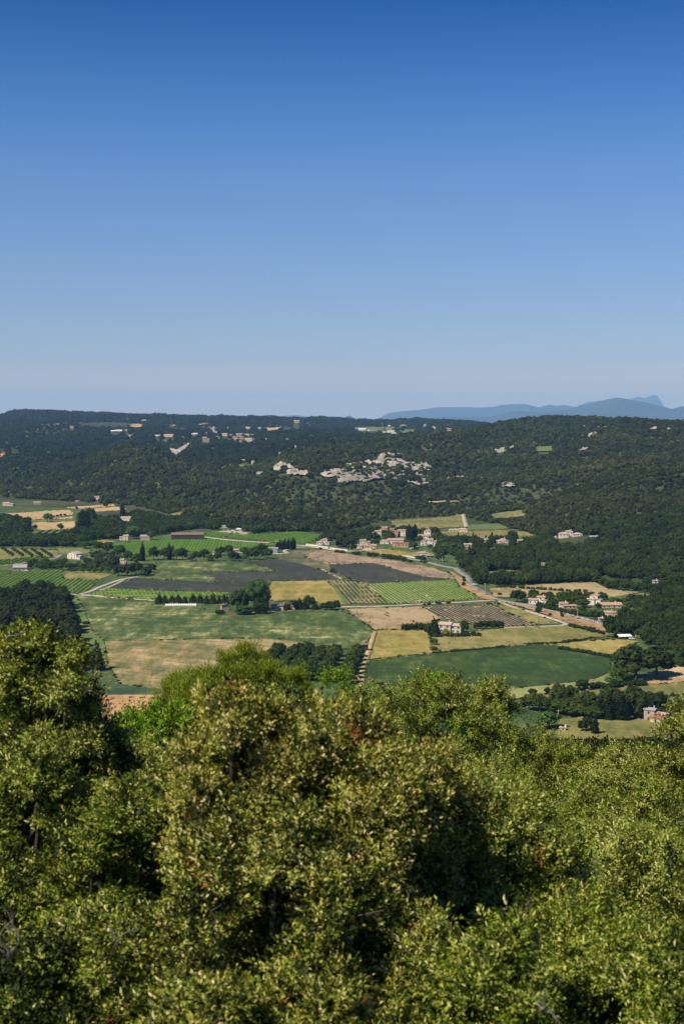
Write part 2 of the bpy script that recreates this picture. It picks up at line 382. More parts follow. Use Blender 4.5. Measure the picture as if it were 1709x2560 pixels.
# whole farmed floor first, as a warm grassy sheet
field('grassland', 'olive green rough grass between the fields of the valley', 'grassland',
      [(-120, 1262), (250, 1272), (480, 1300), (800, 1345), (1000, 1335), (1200, 1345), (1300, 1400), (1420, 1460), (1709, 1560), (1850, 1640), (1850, 1850), (700, 1850), (-120, 1840)],
      m_scrub, 30, keep=False)
field('wheat_field', 'upper left tan wheat field with lone green tree', 'field', [(-60, 1290), (0, 1284), (60, 1281), (172, 1274), (184, 1281), (180, 1288), (134, 1292), (128, 1298), (75, 1299), (0, 1292)], m_tan)
field('wheat_field', 'small tan strip of wheat right of the upper left tree', 'field', [(135, 1294), (182, 1291), (181, 1296), (134, 1298)], m_tan)
field('grass_strip', 'green grass strip between two upper left wheat fields', 'field', [(78, 1300), (182, 1298), (184, 1302), (78, 1305)], m_mead)
field('wheat_field', 'farthest pale wheat strip below the left hill', 'field', [(166, 1268), (284, 1260), (288, 1266), (200, 1272), (172, 1271)], m_tan)
field('wheat_field', 'pale wheat strip above the small dark lavender field', 'field', [(228, 1272), (290, 1267), (318, 1272), (300, 1276), (240, 1279)], m_tan)
field('lavender_field', 'small dark lavender field behind the tall left poplars', 'field', [(240, 1280), (300, 1277), (342, 1279), (330, 1289), (290, 1298), (242, 1302)], m_lav)
field('wheat_field', 'broad tan wheat field above the small left vineyard', 'field', [(76, 1306), (130, 1305), (198, 1303), (196, 1322), (98, 1325), (76, 1312)], m_tan)
fv6 = field('vineyard', 'small dark green vineyard in the upper left below the wheat', 'field', [(89, 1328), (163, 1326), (152, 1345), (76, 1345)], m_mead)
field('wheat_field', 'tiny tan wheat corner left of the small vineyard track', 'field', [(58, 1327), (68, 1326), (68, 1337), (58, 1338)], m_tan)
field('meadow', 'smooth green meadow above the white farmhouse on the left', 'field', [(141, 1370), (200, 1369), (228, 1377), (220, 1384), (150, 1388)], m_mead)
field('orchard_ground', 'dry grass under the rows of young orchard trees on the left', 'field', [(-60, 1368), (0, 1370), (145, 1376), (145, 1392), (110, 1392), (0, 1400), (-60, 1402)], m_olive)
field('vineyard', 'bright green vine block beside the left road bend', 'field', [(-60, 1404), (0, 1401), (109, 1390), (122, 1396), (30, 1411), (0, 1413), (-60, 1416)], m_vine)
fv9 = field('vineyard', 'large left vineyard with long slanting rows', 'field', [(-80, 1440), (0, 1436), (165, 1426), (155, 1448), (245, 1452), (215, 1482), (190, 1486), (0, 1495), (-80, 1497)], field_mat('vineyard_grass', [(0.06, 0.10, 0.022), (0.10, 0.13, 0.035), (0.18, 0.17, 0.07)], 0.4))
field('fallow_field', 'brown and green fallow patch above the large left vineyard', 'field', [(162, 1428), (225, 1430), (285, 1434), (245, 1451), (156, 1447)], m_olive)
field('dirt_yard', 'ochre bare yard left of the bright vine field', 'field', [(225, 1352), (262, 1350), (292, 1353), (262, 1358), (228, 1358)], m_gold)
field('vineyard', 'bright green vine field in front of the long barn', 'field', [(262, 1360), (300, 1357), (350, 1355), (400, 1348), (515, 1345), (560, 1352), (690, 1362), (640, 1368), (580, 1371), (525, 1382), (470, 1379), (400, 1380), (373, 1390), (300, 1384), (290, 1366)], m_vine)
field('vineyard', 'bright green vine field beyond the long barn by the forest', 'field', [(508, 1331), (540, 1329), (600, 1334), (640, 1337), (700, 1333), (735, 1328), (806, 1337), (800, 1349), (760, 1358), (700, 1361), (660, 1352), (520, 1341)], m_vine)
field('dirt_yard', 'pale sandy riding yard at the forest edge', 'field', [(538, 1330), (580, 1325), (625, 1333), (606, 1338), (560, 1335)], m_track)
field('fallow_field', 'ochre clearing under the forest above the barn', 'field', [(427, 1285), (450, 1281), (470, 1284), (463, 1289), (437, 1293)], m_olive, off=1.2)
field('fallow_field', 'second ochre clearing under the central forest', 'field', [(514, 1288), (540, 1285), (562, 1288), (558, 1292), (520, 1292)], m_olive, off=1.2)
field('hay_field', 'streaky yellow green field in the centre left of the valley', 'field', [(390, 1403), (480, 1400), (590, 1403), (693, 1428), (503, 1430), (553, 1457), (450, 1452), (345, 1446), (390, 1425)], m_greenst, 9)
field('lavender_field', 'long dark lavender field left of the valley centre', 'field', [(339, 1446), (450, 1452), (555, 1457), (672, 1453), (668, 1482), (572, 1481), (400, 1477), (271, 1470)], m_lav)
field('lavender_field', 'dark lavender field pointing left in the valley centre', 'field', [(503, 1430), (600, 1429), (693, 1428), (598, 1405), (640, 1402), (687, 1398), (760, 1412), (800, 1425), (848, 1446), (760, 1451), (672, 1453), (600, 1458), (555, 1457)], m_lav)
field('vineyard', 'low yellow green vine strip under the long lavender field', 'field', [(271, 1471), (400, 1478), (572, 1482), (560, 1490), (388, 1500), (213, 1488)], field_mat('yellow_vines', [(0.08, 0.14, 0.02), (0.15, 0.21, 0.035), (0.24, 0.25, 0.07)], 0.1, streak=0.3, stretch=6))
field('fallow_field', 'mottled green fallow behind the central lavender field', 'field', [(690, 1396), (740, 1374), (792, 1375), (790, 1384), (760, 1395), (790, 1402), (820, 1412), (837, 1432), (872, 1447), (848, 1446), (800, 1425), (760, 1412)], field_mat('mottled_fallow', [(0.05, 0.065, 0.03), (0.09, 0.10, 0.045), (0.20, 0.16, 0.09)], 0.3, big=0.02))
field('lavender_field', 'pinkish tan young lavender field below the hamlet', 'field', [(790, 1376), (830, 1378), (900, 1391), (1000, 1404), (1080, 1420), (1130, 1438), (1138, 1449), (1060, 1442), (1000, 1427), (932, 1408), (820, 1412), (790, 1402), (760, 1395), (775, 1384)], field_mat('young_lavender', [(0.12, 0.10, 0.07), (0.29, 0.21, 0.13), (0.37, 0.27, 0.17)], 0.5, streak=0.3, stretch=10))
field('lavender_field', 'dark lavender field right of the centre below the hamlet', 'field', [(820, 1412), (932, 1408), (1000, 1427), (1060, 1442), (1138, 1449), (1020, 1453), (903, 1459), (872, 1447), (837, 1432)], m_lav)
field('wheat_field', 'mustard coloured field right of the big plane tree', 'field', [(680, 1455), (816, 1453), (840, 1480), (862, 1511), (799, 1509), (740, 1500), (690, 1503), (664, 1500)], m_gold, 8)
field('grass_strip', 'narrow green strip beside the mustard field', 'field', [(818, 1452), (828, 1451), (871, 1511), (862, 1512)], m_mead)
fv15 = field('lavender_field', 'brown lavender rows left of the bright vineyard', 'field', [(829, 1451), (850, 1450), (911, 1460), (969, 1509), (873, 1511)], m_olive, 8)
fv16 = field('vineyard', 'bright vineyard with clear parallel rows in the valley centre', 'field', [(913, 1461), (1134, 1451), (1147, 1469), (1204, 1498), (1070, 1507), (985, 1511), (972, 1509)], m_soil, 8)
fv17 = field('lavender_field', 'straw coloured field with broken dark rows behind the barley', 'field', [(862, 1523), (1054, 1518), (1103, 1547), (1075, 1560), (1003, 1575), (939, 1576), (900, 1552)], field_mat('straw', [(0.17, 0.13, 0.06), (0.34, 0.25, 0.14), (0.38, 0.28, 0.16)], 0.6), 8)
fv18 = field('lavender_field', 'dark lavender field with straw rows behind the stone farmhouse', 'field', [(1057, 1520), (1223, 1513), (1265, 1532), (1341, 1563), (1258, 1567), (1172, 1561), (1105, 1545)], field_mat('straw_between_rows', [(0.14, 0.11, 0.06), (0.33, 0.24, 0.13), (0.38, 0.29, 0.16)], 0.6), 8)
field('grass_strip', 'dry grass verge right of the striped lavender field', 'field', [(1232, 1508), (1249, 1508), (1300, 1524), (1400, 1560), (1343, 1563), (1267, 1532)], m_olive)
field('barley_field', 'golden barley field left of the farmhouse conifer', 'field', [(944, 1578), (1000, 1577), (1067, 1576), (1075, 1605), (1080, 1634), (1000, 1642), (924, 1650)], m_gold, 8)
field('pasture', 'long dry pasture in front of the stone farmhouse', 'field', [(1076, 1596), (1170, 1582), (1258, 1572), (1425, 1565), (1500, 1583), (1508, 1593), (1382, 1609), (1310, 1613), (1240, 1620), (1085, 1633)], m_olive, 10)
field('barley_field', 'mustard coloured field at the right below the road', 'field', [(1390, 1611), (1460, 1604), (1537, 1599), (1595, 1604), (1560, 1622), (1528, 1639), (1455, 1629), (1402, 1617)], m_gold)
field('crop_field', 'deep green crop field in the right foreground of the valley', 'field', [(917, 1655), (1075, 1638), (1180, 1624), (1300, 1614), (1375, 1613), (1420, 1623), (1527, 1648), (1524, 1680), (1480, 1702), (1350, 1716), (1250, 1724), (1100, 1730), (940, 1710), (910, 1690)], m_deep, 12)
field('grass_strip', 'light yellow green strip along the bushes on the right', 'field', [(1250, 1726), (1350, 1717), (1480, 1703), (1530, 1680), (1560, 1715), (1450, 1722), (1330, 1740), (1240, 1760)], field_mat('light_grass', [(0.12, 0.15, 0.045), (0.22, 0.23, 0.08), (0.30, 0.28, 0.11)], 0.1))
field('wheat_field', 'ochre wheat field at the right edge of the valley', 'field', [(1584, 1702), (1640, 1680), (1709, 1664), (1830, 1640), (1830, 1700), (1709, 1706), (1630, 1713)], m_tan)
field('pasture', 'olive pasture between the bushes and the right cypresses', 'field', [(1480, 1728), (1630, 1714), (1709, 1708), (1830, 1702), (1830, 1745), (1709, 1738), (1600, 1745), (1450, 1750), (1330, 1765), (1300, 1755), (1340, 1742)], m_olive)
field('meadow', 'dry meadow below the dark cypress row at the right', 'field', [(1400, 1800), (1563, 1794), (1660, 1800), (1709, 1830), (1600, 1850), (1380, 1850)], m_olive)
field('crop_field', 'large streaky green field in the left middle of the valley', 'field', [(193, 1491), (388, 1504), (480, 1515), (560, 1538), (700, 1530), (850, 1528), (900, 1552), (934, 1579), (908, 1620), (880, 1626), (700, 1600), (540, 1598), (262, 1604), (236, 1580), (216, 1540)], m_greenst, 12)
field('stubble_field', 'tan stubble field below the large streaky green field', 'field', [(262, 1605), (540, 1599), (700, 1600), (800, 1615), (790, 1680), (600, 1720), (420, 1728), (300, 1712), (272, 1660)], m_tan2, 12)
field('grass_strip', 'deep green strip under the tan stubble field at the left', 'field', [(240, 1690), (290, 1711), (420, 1729), (600, 1721), (700, 1730), (420, 1750), (200, 1742)], field_mat('strip_green', [(0.03, 0.06, 0.03), (0.05, 0.085, 0.035), (0.10, 0.13, 0.05)], 0.0, streak=0.2, stretch=30))
field('ploughed_field', 'bare pinkish ploughed field glimpsed between the foreground trees', 'field', [(150, 1741), (420, 1739), (560, 1745), (560, 1830), (100, 1830)], m_plough, 12)
field('grass_strip', 'rough green margin between the conifer wood and crop field', 'field', [(176, 1492), (192, 1492), (214, 1540), (234, 1582), (260, 1606), (268, 1660), (240, 1690), (205, 1640), (190, 1560)], m_mead)
field('dry_field', 'dry grass field with old vine stakes above the hamlet', 'field', [(977, 1303), (1030, 1299), (1064, 1298), (1115, 1293), (1150, 1288), (1158, 1287), (1165, 1318), (1085, 1322), (1020, 1330), (985, 1326)], m_olive, 7, off=0.8)
field('meadow', 'small green meadow right of the white hillside track', 'field', [(1169, 1314), (1245, 1310), (1274, 1322), (1240, 1326), (1169, 1325)], m_mead, off=0.8)
field('dry_field', 'pale dry slope below the villa above the hamlet', 'field', [(1095, 1330), (1162, 1328), (1274, 1326), (1320, 1332), (1336, 1341), (1310, 1349), (1267, 1348), (1140, 1348)], m_olive, 7)
field('vineyard', 'terraced rows of young vines in the forest clearing', 'field', [(1218, 1289), (1262, 1281), (1307, 1276), (1318, 1290), (1280, 1295), (1238, 1296)], m_olive, 6, off=1.0)
field('pasture', 'yellow green glade in front of the ruined tower', 'field', [(1213, 1431), (1260, 1427), (1300, 1427), (1290, 1440), (1262, 1446), (1225, 1458), (1213, 1450)], m_olive)
field('pasture', 'small yellow glade at the foot of the right hill', 'field', [(1493, 1416), (1512, 1414), (1508, 1424), (1497, 1428)], m_olive, off=0.8)
field('orchard_ground', 'tan slope dotted with young olive trees above the right houses', 'field', [(1223, 1473), (1343, 1463), (1452, 1458), (1488, 1458), (1520, 1475), (1600, 1482), (1560, 1490), (1521, 1495), (1440, 1491), (1350, 1491), (1300, 1496), (1235, 1494)], field_mat('tan_orchard', [(0.18, 0.14, 0.06), (0.32, 0.24, 0.12), (0.36, 0.28, 0.14)], 0.1))
field('meadow', 'blue green plot behind the orange roofed houses', 'field', [(1519, 1495), (1604, 1484), (1659, 1494), (1650, 1503), (1608, 1513), (1521, 1507)], m_greenst)
field('dry_verge', 'orange dry bank along the upper curve of the road', 'verge', [(1120, 1428), (1140, 1437), (1154, 1446), (1166, 1452), (1170, 1464), (1213, 1486), (1243, 1501), (1208, 1500), (1150, 1468), (1140, 1450)], m_verge)
field('dry_verge', 'orange dry bank between the road and the white track', 'verge', [(1250, 1505), (1300, 1513), (1394, 1534), (1510, 1566), (1520, 1592), (1500, 1582), (1425, 1560), (1395, 1550), (1340, 1530), (1290, 1515)], m_verge)
field('grass_strip', 'olive grass strip in front of the hamlet', 'field', [(903, 1377), (967, 1375), (1018, 1381), (1084, 1385), (1050, 1392), (998, 1393), (943, 1386)], m_gold)

# roads and tracks
ribbon('valley_road', 'grey country road curving down past the orange banks', 'road', [(1140, 1421), (1153, 1432), (1168, 1442), (1173, 1452), (1177, 1463), (1196, 1474), (1213, 1483), (1245, 1499), (1303, 1510), (1336, 1516), (1394, 1530), (1448, 1543), (1508, 1561), (1570, 1582)], 6.0, m_road, 0.5)
ribbon('hamlet_road', 'white road running along the front of the hamlet', 'road', [(998, 1393), (1035, 1399), (1070, 1406), (1105, 1415), (1140, 1421)], 6.0, m_road, 0.5)
ribbon('hamlet_lane', 'pale lane leading left from the hamlet to the vineyards', 'lane', [(690, 1353), (730, 1362), (765, 1365), (800, 1370), (860, 1378), (900, 1377), (962, 1374)], 5.0, m_track, 0.5)
ribbon('farm_track', 'white gravel track turning sharply below the road', 'track', [(1249, 1505), (1275, 1516), (1300, 1523), (1330, 1532), (1360, 1541), (1395, 1552), (1415, 1560), (1408, 1564), (1380, 1566), (1330, 1568), (1258, 1570)], 4.0, m_track, 0.5)
ribbon('field_path', 'straight pale path under the bright vineyard', 'track', [(800, 1520), (850, 1518), (950, 1516), (1070, 1510), (1150, 1506), (1235, 1501)], 4.0, m_track, 0.45)
ribbon('field_path', 'pale path on the top edge of the large green field', 'track', [(165, 1486), (190, 1487), (240, 1490), (300, 1496), (388, 1502)], 4.0, m_track, 0.5)
ribbon('farm_track', 'track between hedges climbing from the conifer wood to the lavender', 'track', [(195, 1488), (225, 1480), (255, 1467), (300, 1451), (330, 1445), (345, 1443)], 4.5, m_track, 0.5)
ribbon('farm_track', 'narrow path at the lower edge of the long lavender field', 'track', [(250, 1477), (275, 1468), (300, 1456), (312, 1449)], 2.5, m_track, 0.45)
ribbon('left_road', 'pale road passing the white farmhouse on the left', 'road', [(-40, 1418), (30, 1413), (70, 1407), (110, 1402), (140, 1396), (153, 1388)], 5.0, m_road, 0.5)
ribbon('farm_track', 'straight dirt track crossing the bright vine fields', 'track', [(515, 1343), (560, 1349), (620, 1354), (675, 1357)], 4.5, m_track, 0.5)
ribbon('farm_track', 'sandy bend beside the cypress hedge and grey shed', 'track', [(760, 1368), (735, 1371), (712, 1377), (718, 1383), (700, 1385), (670, 1384)], 4.5, m_track, 0.5)
ribbon('farm_track', 'dirt track between barley and the orchard plantation', 'track', [(936, 1580), (930, 1600), (922, 1625), (915, 1650), (906, 1680), (902, 1720)], 3.2, m_tan, 0.45)
ribbon('hill_track', 'steep white track beside the dry field above the hamlet', 'track', [(1158, 1288), (1160, 1297), (1163, 1308), (1166, 1319)], 6.0, m_track, 1.3)
ribbon('field_path', 'thin pale path under the tan stubble field', 'track', [(180, 1738), (300, 1736), (420, 1735), (560, 1738)], 1.6, m_track, 0.4)
ribbon('field_path', 'thin dirt path beside the dark central lavender field', 'track', [(805, 1424), (830, 1437), (855, 1448)], 2.5, m_track, 0.45)

# ------------------------------------------------------------------ crop rows: every row a part of its field
def rows(fld, poly, a, b, spacing, w, h, mat, name, gap=0.0, lo=0.0, jit=0.15, keepf=None):
    ang = dirang(a, b); d = np.array([math.cos(ang), math.sin(ang)]); nrm = np.array([-d[1], d[0]])
    P = hit([p[0] for p in poly], [p[1] for p in poly])[:, :2]
    t = P @ nrm; s = P @ d; made = 0; seg = 3.0
    for k, tt in enumerate(np.arange(t.min() + spacing / 2, t.max(), spacing)):
        if made >= 290: break
        sv = np.arange(s.min(), s.max(), seg); Q = sv[:, None] * d + tt * nrm
        ok = inside(Q[:, 0], Q[:, 1], P)
        if keepf is not None: ok &= keepf(Q[:, 0], Q[:, 1])
        if gap: ok &= (vnoise(Q[:, 0] / 9, Q[:, 1] / 9, 41) + .5 > gap * (1 + vnoise(Q[:, 0] / 60, Q[:, 1] / 60, 42)))
        V = []; Fc = []; runs = []; cur = []
        for i, o_ in enumerate(ok):
            if o_: cur.append(i)
            elif cur: runs.append(cur); cur = []
        if cur: runs.append(cur)
        for r in runs:
            if len(r) < 2: continue
            q = Q[r]; z = height(q[:, 0], q[:, 1]) + lo; n0 = len(V)
            ww = w * (1 + vnoise(q[:, 0], q[:, 1], 43) * 2 * jit * 2) / 2; hh = h * (1 + vnoise(q[:, 0] * 1.3, q[:, 1], 44) * jit * 3)
            for j in range(len(r)):
                for sgn, zz in ((-1, 0), (-.75, .8), (0.1, 1), (.8, .75), (1, 0)):
                    V.append((q[j, 0] + nrm[0] * ww[j] * sgn, q[j, 1] + nrm[1] * ww[j] * sgn, z[j] + hh[j] * zz))
            for j in range(len(r) - 1):
                for c in range(4): Fc.append((n0 + j * 5 + c, n0 + j * 5 + c + 1, n0 + (j + 1) * 5 + c + 1, n0 + (j + 1) * 5 + c))
            Fc.append((n0, n0 + 1, n0 + 2, n0 + 3)) ; Fc.append((n0 + (len(r) - 1) * 5 + 4, n0 + (len(r) - 1) * 5 + 3, n0 + (len(r) - 1) * 5 + 2, n0 + (len(r) - 1) * 5 + 1))
        if Fc: put(name, mesh_np(name, V, Fc, mat), fld); made += 1
m_vleaf = foliage_mat('vine_leaves', [(0.055, 0.125, 0.012), (0.085, 0.175, 0.018), (0.13, 0.215, 0.03)], 0.05, 0.2)
m_vleafd = foliage_mat('vine_leaves_dark', [(0.025, 0.07, 0.012), (0.04, 0.10, 0.02), (0.08, 0.14, 0.03)], 0.05, 0.2)
m_lrow = foliage_mat('lavender_bush', [(0.030, 0.034, 0.026), (0.042, 0.047, 0.035), (0.058, 0.062, 0.046)], 0.03, 0.1)
m_dry = foliage_mat('straw_row', [(0.25, 0.19, 0.09), (0.34, 0.26, 0.14), (0.40, 0.31, 0.17)], 0.03, 0.1)
rows(fv16, [(913, 1461), (1134, 1451), (1147, 1469), (1204, 1498), (1070, 1507), (985, 1511), (972, 1509)], (914, 1459), (988, 1511), 3.2, 2.0, 1.2, m_vleaf, 'vine_row', gap=0.07)
rows(fv15, [(829, 1451), (850, 1450), (911, 1460), (969, 1509), (873, 1511)], (840, 1451), (893, 1511), 3.6, 1.8, 0.8, m_lrow, 'lavender_row', gap=0.25)
rows(fv17, [(870, 1524), (960, 1522), (1003, 1575), (939, 1576), (900, 1552)], (882, 1526), (960, 1574), 3.4, 1.9, 0.7, m_lrow, 'lavender_row', gap=0.5)
rows(fv18, [(1057, 1520), (1223, 1513), (1265, 1532), (1341, 1563), (1258, 1567), (1172, 1561), (1105, 1545)], (1223, 1513), (1341, 1563), 3.1, 2.2, 0.8, m_lrow, 'lavender_row', gap=0.1)
rows(fv9, [(-80, 1440), (0, 1436), (165, 1426), (155, 1448), (245, 1452), (215, 1482), (190, 1486), (0, 1495), (-80, 1497)], (0, 1470), (70, 1432), 4.4, 2.8, .9, m_vleaf, 'vine_row', gap=0.08)
for fo, lab_, a_, b_, sp_, w_, h_, m_, nm_, gp in (('vineyard', 'bright green vine field in front', (300, 1384), (330, 1356), 4.0, 3.3, .6, m_vleaf, 'vine_row', .06), ('vineyard', 'bright green vine field beyond', (560, 1345), (600, 1334), 4.2, 3.4, .6, m_vleaf, 'vine_row', .1),
        ('lavender_field', 'long dark lavender', (300, 1470), (360, 1448), 3.0, 2.6, .35, m_lrow, 'lavender_row', .1), ('lavender_field', 'dark lavender field pointing', (560, 1450), (640, 1404), 3.0, 2.6, .35, m_lrow, 'lavender_row', .1), ('lavender_field', 'dark lavender field right of', (840, 1415), (905, 1458), 2.9, 2.5, .4, m_lrow, 'lavender_row', .15),
        ('lavender_field', 'pinkish tan young', (950, 1405), (1030, 1442), 4.0, 1.3, .4, m_lrow, 'lavender_row', .6), ('vineyard', 'low yellow green vine', (300, 1474), (310, 1494), 3.4, 2.4, .6, m_vleaf, 'vine_row', .3), ('vineyard', 'bright green vine block', (10, 1412), (50, 1396), 6.0, 3.4, 1.4, m_vleaf, 'vine_row', .05)):
    o_ = [o for o in COL.objects if o.name.startswith(fo) and o.get('label', '').startswith(lab_)][0]
    rows(o_, POLY[o_.name], a_, b_, sp_, w_, h_, m_, nm_, gap=gp)
rows(fv6, [(89, 1328), (163, 1326), (152, 1345), (76, 1345)], (100, 1345), (134, 1328), 9.0, 4.2, 1.6, m_vleafd, 'vine_row')

# ------------------------------------------------------------------ far clearings and walls on the plateau, quarry and rock outcrops
m_far_tan = field_mat('far_wheat', TAN, 0.1, big=0.004, fine=0.05)
m_far_green = field_mat('far_green', MEAD, 0.1, big=0.004, fine=0.05)
m_far_dark = field_mat('far_lavender', LAV, 0.1, big=0.004, fine=0.05)
for lab, poly, m in [
    ('pale far field left on the plateau under the long ridge', [(156, 1053), (180, 1052), (180, 1055), (160, 1056)], m_far_tan),
    ('pale terraces on the plateau above the left valley', [(103, 1061), (150, 1060), (152, 1065), (105, 1065)], m_far_tan),
    ('grey lavender field on the far plateau', [(190, 1058), (300, 1057), (330, 1063), (300, 1066), (200, 1063)], m_far_dark),
    ('tan far field in the middle of the left plateau', [(313, 1061), (345, 1060), (372, 1065), (350, 1068), (330, 1068)], m_far_tan),
    ('long bright far wheat field left of the bell tower', [(395, 1062), (445, 1063), (468, 1065), (462, 1069), (410, 1066)], m_far_tan),
    ('bright far strip above the bell tower', [(495, 1060), (527, 1059), (527, 1062), (500, 1064)], m_far_tan),
    ('bright far wheat field behind the bell tower', [(488, 1073), (510, 1070), (548, 1070), (548, 1074), (530, 1076)], m_far_tan),
    ('tan field beside the village on the far plateau', [(655, 1071), (700, 1069), (705, 1073), (670, 1078)], m_far_tan),
    ('dark field right of the far village', [(700, 1070), (752, 1068), (745, 1074), (706, 1076)], m_far_dark),
    ('green field in front of the far long barns', [(875, 1068), (980, 1068), (1010, 1076), (930, 1076), (880, 1074)], m_far_green),
    ('orange far field right of the long barns', [(996, 1063), (1026, 1064), (1028, 1069), (1000, 1070)], m_far_tan),
    ('pale green far field below the orange far field', [(996, 1077), (1038, 1075), (1036, 1082), (1000, 1084)], m_far_green),
    ('small tan far field at the right end of the plateau', [(1078, 1067), (1098, 1066), (1098, 1070), (1080, 1071)], m_far_tan),
    ('tan far clearing left below the long ridge', [(228, 1075), (250, 1075), (248, 1078), (230, 1078)], m_far_tan),
    ('tan far terrace in front of the left plateau fields', [(275, 1077), (340, 1076), (350, 1079), (280, 1080)], m_far_tan),
    ('green clearing between rocks on the right hill', [(1335, 1118), (1382, 1117), (1382, 1130), (1336, 1131)], m_far_green),
    ('green glade in the central forest left of the rocks', [(385, 1210), (440, 1209), (442, 1214), (390, 1217)], m_far_green),
    ('green lawn below the far scattered houses', [(590, 1163), (615, 1164), (625, 1169), (595, 1169)], m_far_green),
    ('pale forest track on the slope right of the rocks', [(1067, 1257), (1140, 1255), (1150, 1257), (1070, 1260)], m_far_tan)]:
    field('far_field', lab, 'field', poly, m, 5, off=2.5)
def rock_mat():
    m, nt, N, L, P = newmat('limestone')
    g = N.new('ShaderNodeNewGeometry'); pos = g.outputs['Position']
    v = math_(nt, 'ADD', math_(nt, 'MULTIPLY', noise(nt, pos, 0.03, 5, 0.7), 0.6), math_(nt, 'MULTIPLY', noise(nt, pos, 0.25, 4, 0.7), 0.4))
    L.new(ramp(nt, v, [(0.38, (0.13, 0.12, 0.075)), (0.46, (0.27, 0.235, 0.185)), (0.58, (0.42, 0.37, 0.30))]), P.inputs['Base Color'])
    P.inputs['Roughness'].default_value = 0.95; return m
m_rock = rock_mat()
ROCKS = []
def rock(lab, poly, bump=7, keep=0.5, step=4, mat=None):
    ROCKS.append((poly, keep)); field('rock_outcrop', lab, 'rocks', poly, mat or m_rock, step, off=1.0, keep=False, bump=bump)
rock('big pale limestone slope among scattered bushes on the central hill', [(793, 1191), (822, 1180), (850, 1170), (880, 1160), (905, 1157), (955, 1150), (1010, 1152), (1060, 1160), (1078, 1170), (1072, 1190), (1080, 1208), (1078, 1218), (1045, 1216), (1010, 1206), (960, 1200), (912, 1206), (880, 1205), (862, 1215), (845, 1208), (840, 1193), (815, 1196)], 5, 0.42)
rock('limestone cap ledge above the big pale slope', [(940, 1150), (953, 1139), (990, 1138), (1012, 1140), (1008, 1144), (965, 1146), (950, 1152)], 6, 0.1)
rock('left group of pale cliffs on the central hill', [(680, 1168), (700, 1162), (722, 1160), (728, 1172), (740, 1180), (768, 1186), (770, 1192), (740, 1191), (718, 1190), (705, 1182), (684, 1184)], 8, 0.4)
rock('crescent shaped white quarry right of the left knoll', [(424, 1127), (430, 1124), (444, 1124), (456, 1118), (470, 1111), (474, 1112), (462, 1124), (448, 1134), (440, 1139), (430, 1134)], 5, 0.0, 3)
rock('pale crag on the right hill left of the green clearing', [(1231, 1135), (1238, 1124), (1250, 1126), (1262, 1128), (1266, 1134), (1250, 1133), (1236, 1136)], 7, 0.1, 3)
rock('small white crag above the pale crag on the right hill', [(1265, 1119), (1282, 1117), (1284, 1125), (1270, 1126)], 5, 0.1, 3)
rock('white limestone streak on the upper right hill', [(1453, 1095), (1470, 1089), (1490, 1082), (1492, 1087), (1480, 1094), (1460, 1097)], 5, 0.2, 3)
rock('thin white limestone ledge near the right hilltop', [(1455, 1066), (1470, 1068), (1515, 1069), (1512, 1073), (1480, 1073), (1460, 1070)], 5, 0.5, 3)
rock('lowest white limestone streak on the right hill', [(1449, 1127), (1466, 1120), (1470, 1124), (1456, 1129)], 5, 0.1, 3)
rock('small crag at the right end below the hilltop', [(1620, 1074), (1640, 1068), (1642, 1073), (1625, 1077)], 4, 0.2, 3)
rock('small ledge near the far right edge of the hill', [(1664, 1072), (1674, 1071), (1674, 1076), (1666, 1077)], 4, 0.2, 3)
rock('scattered pale stones on the slope right of the big outcrop', [(1110, 1195), (1150, 1192), (1190, 1198), (1250, 1200), (1290, 1210), (1285, 1222), (1260, 1220), (1220, 1208), (1150, 1206), (1110, 1204)], 5, 0.82)
rock('pale rock line along the far left plateau edge', [(278, 1045), (320, 1046), (366, 1053), (364, 1058), (330, 1054), (290, 1050)], 8, 0.55, 3)
rock('white cliff fragment on the far left slope', [(28, 1115), (44, 1113), (44, 1122), (34, 1122)], 6, 0.2, 3)
rock('orange cliff at the left edge of the far slope', [(-8, 1138), (14, 1136), (14, 1147), (-6, 1148)], 6, 0.2, 3, plain('orange_ochre_cliff', (0.48, 0.20, 0.10), 0.95, 0.25, 0.1))
# ------------------------------------------------------------------ mountains far away
def mountain(label, pts, Y, depth, col, seed, name='mountain'):
    """a ridge seen across the valley: crest from the sight lines, flanks falling both ways to the plain"""
    m = plain(name + '_forest_%d' % seed, col, 0.95, 0.3, 0.0009)
    u = np.arange(pts[0][0], pts[-1][0] + 1, 4.0); e = np.interp(u, [p[0] for p in pts], [p[1] for p in pts])
    cx = slope_x(u, e) * Y; cz = EYE + tanel(e) * Y
    T_ = np.linspace(-1, 1, 41); V = []
    for t in T_:
        k = (1 - abs(t)) ** 1.25
        sp = vnoise(cx / 900, t * 4 + seed, seed) * .5 + vnoise(cx / 350, t * 9, seed + 1) * .3 + vnoise(cx / 140, t * 20, seed + 2) * .14
        z = cz * k * (1 + sp * min(1, abs(t) * 3.2)) - (4 if abs(t) == 1 else 0)
        yy = Y + t * depth + vnoise(cx / 1300, np.full_like(cx, seed), 8) * depth * .5
        V.append(np.stack([cx * (1 + t * depth / Y * 0.2), yy, z], 1))
    V = np.concatenate(V); n = len(u); k = np.arange(n - 1)
    Fq = np.concatenate([np.stack([j * n + k, j * n + k + 1, (j + 1) * n + k + 1, (j + 1) * n + k], 1) for j in range(40)])
    o = put(name, mesh_np(name, V, Fq, m, True)); tag(o, label, 'mountain', kind='structure'); return o
FCOL = (0.03, 0.042, 0.03)
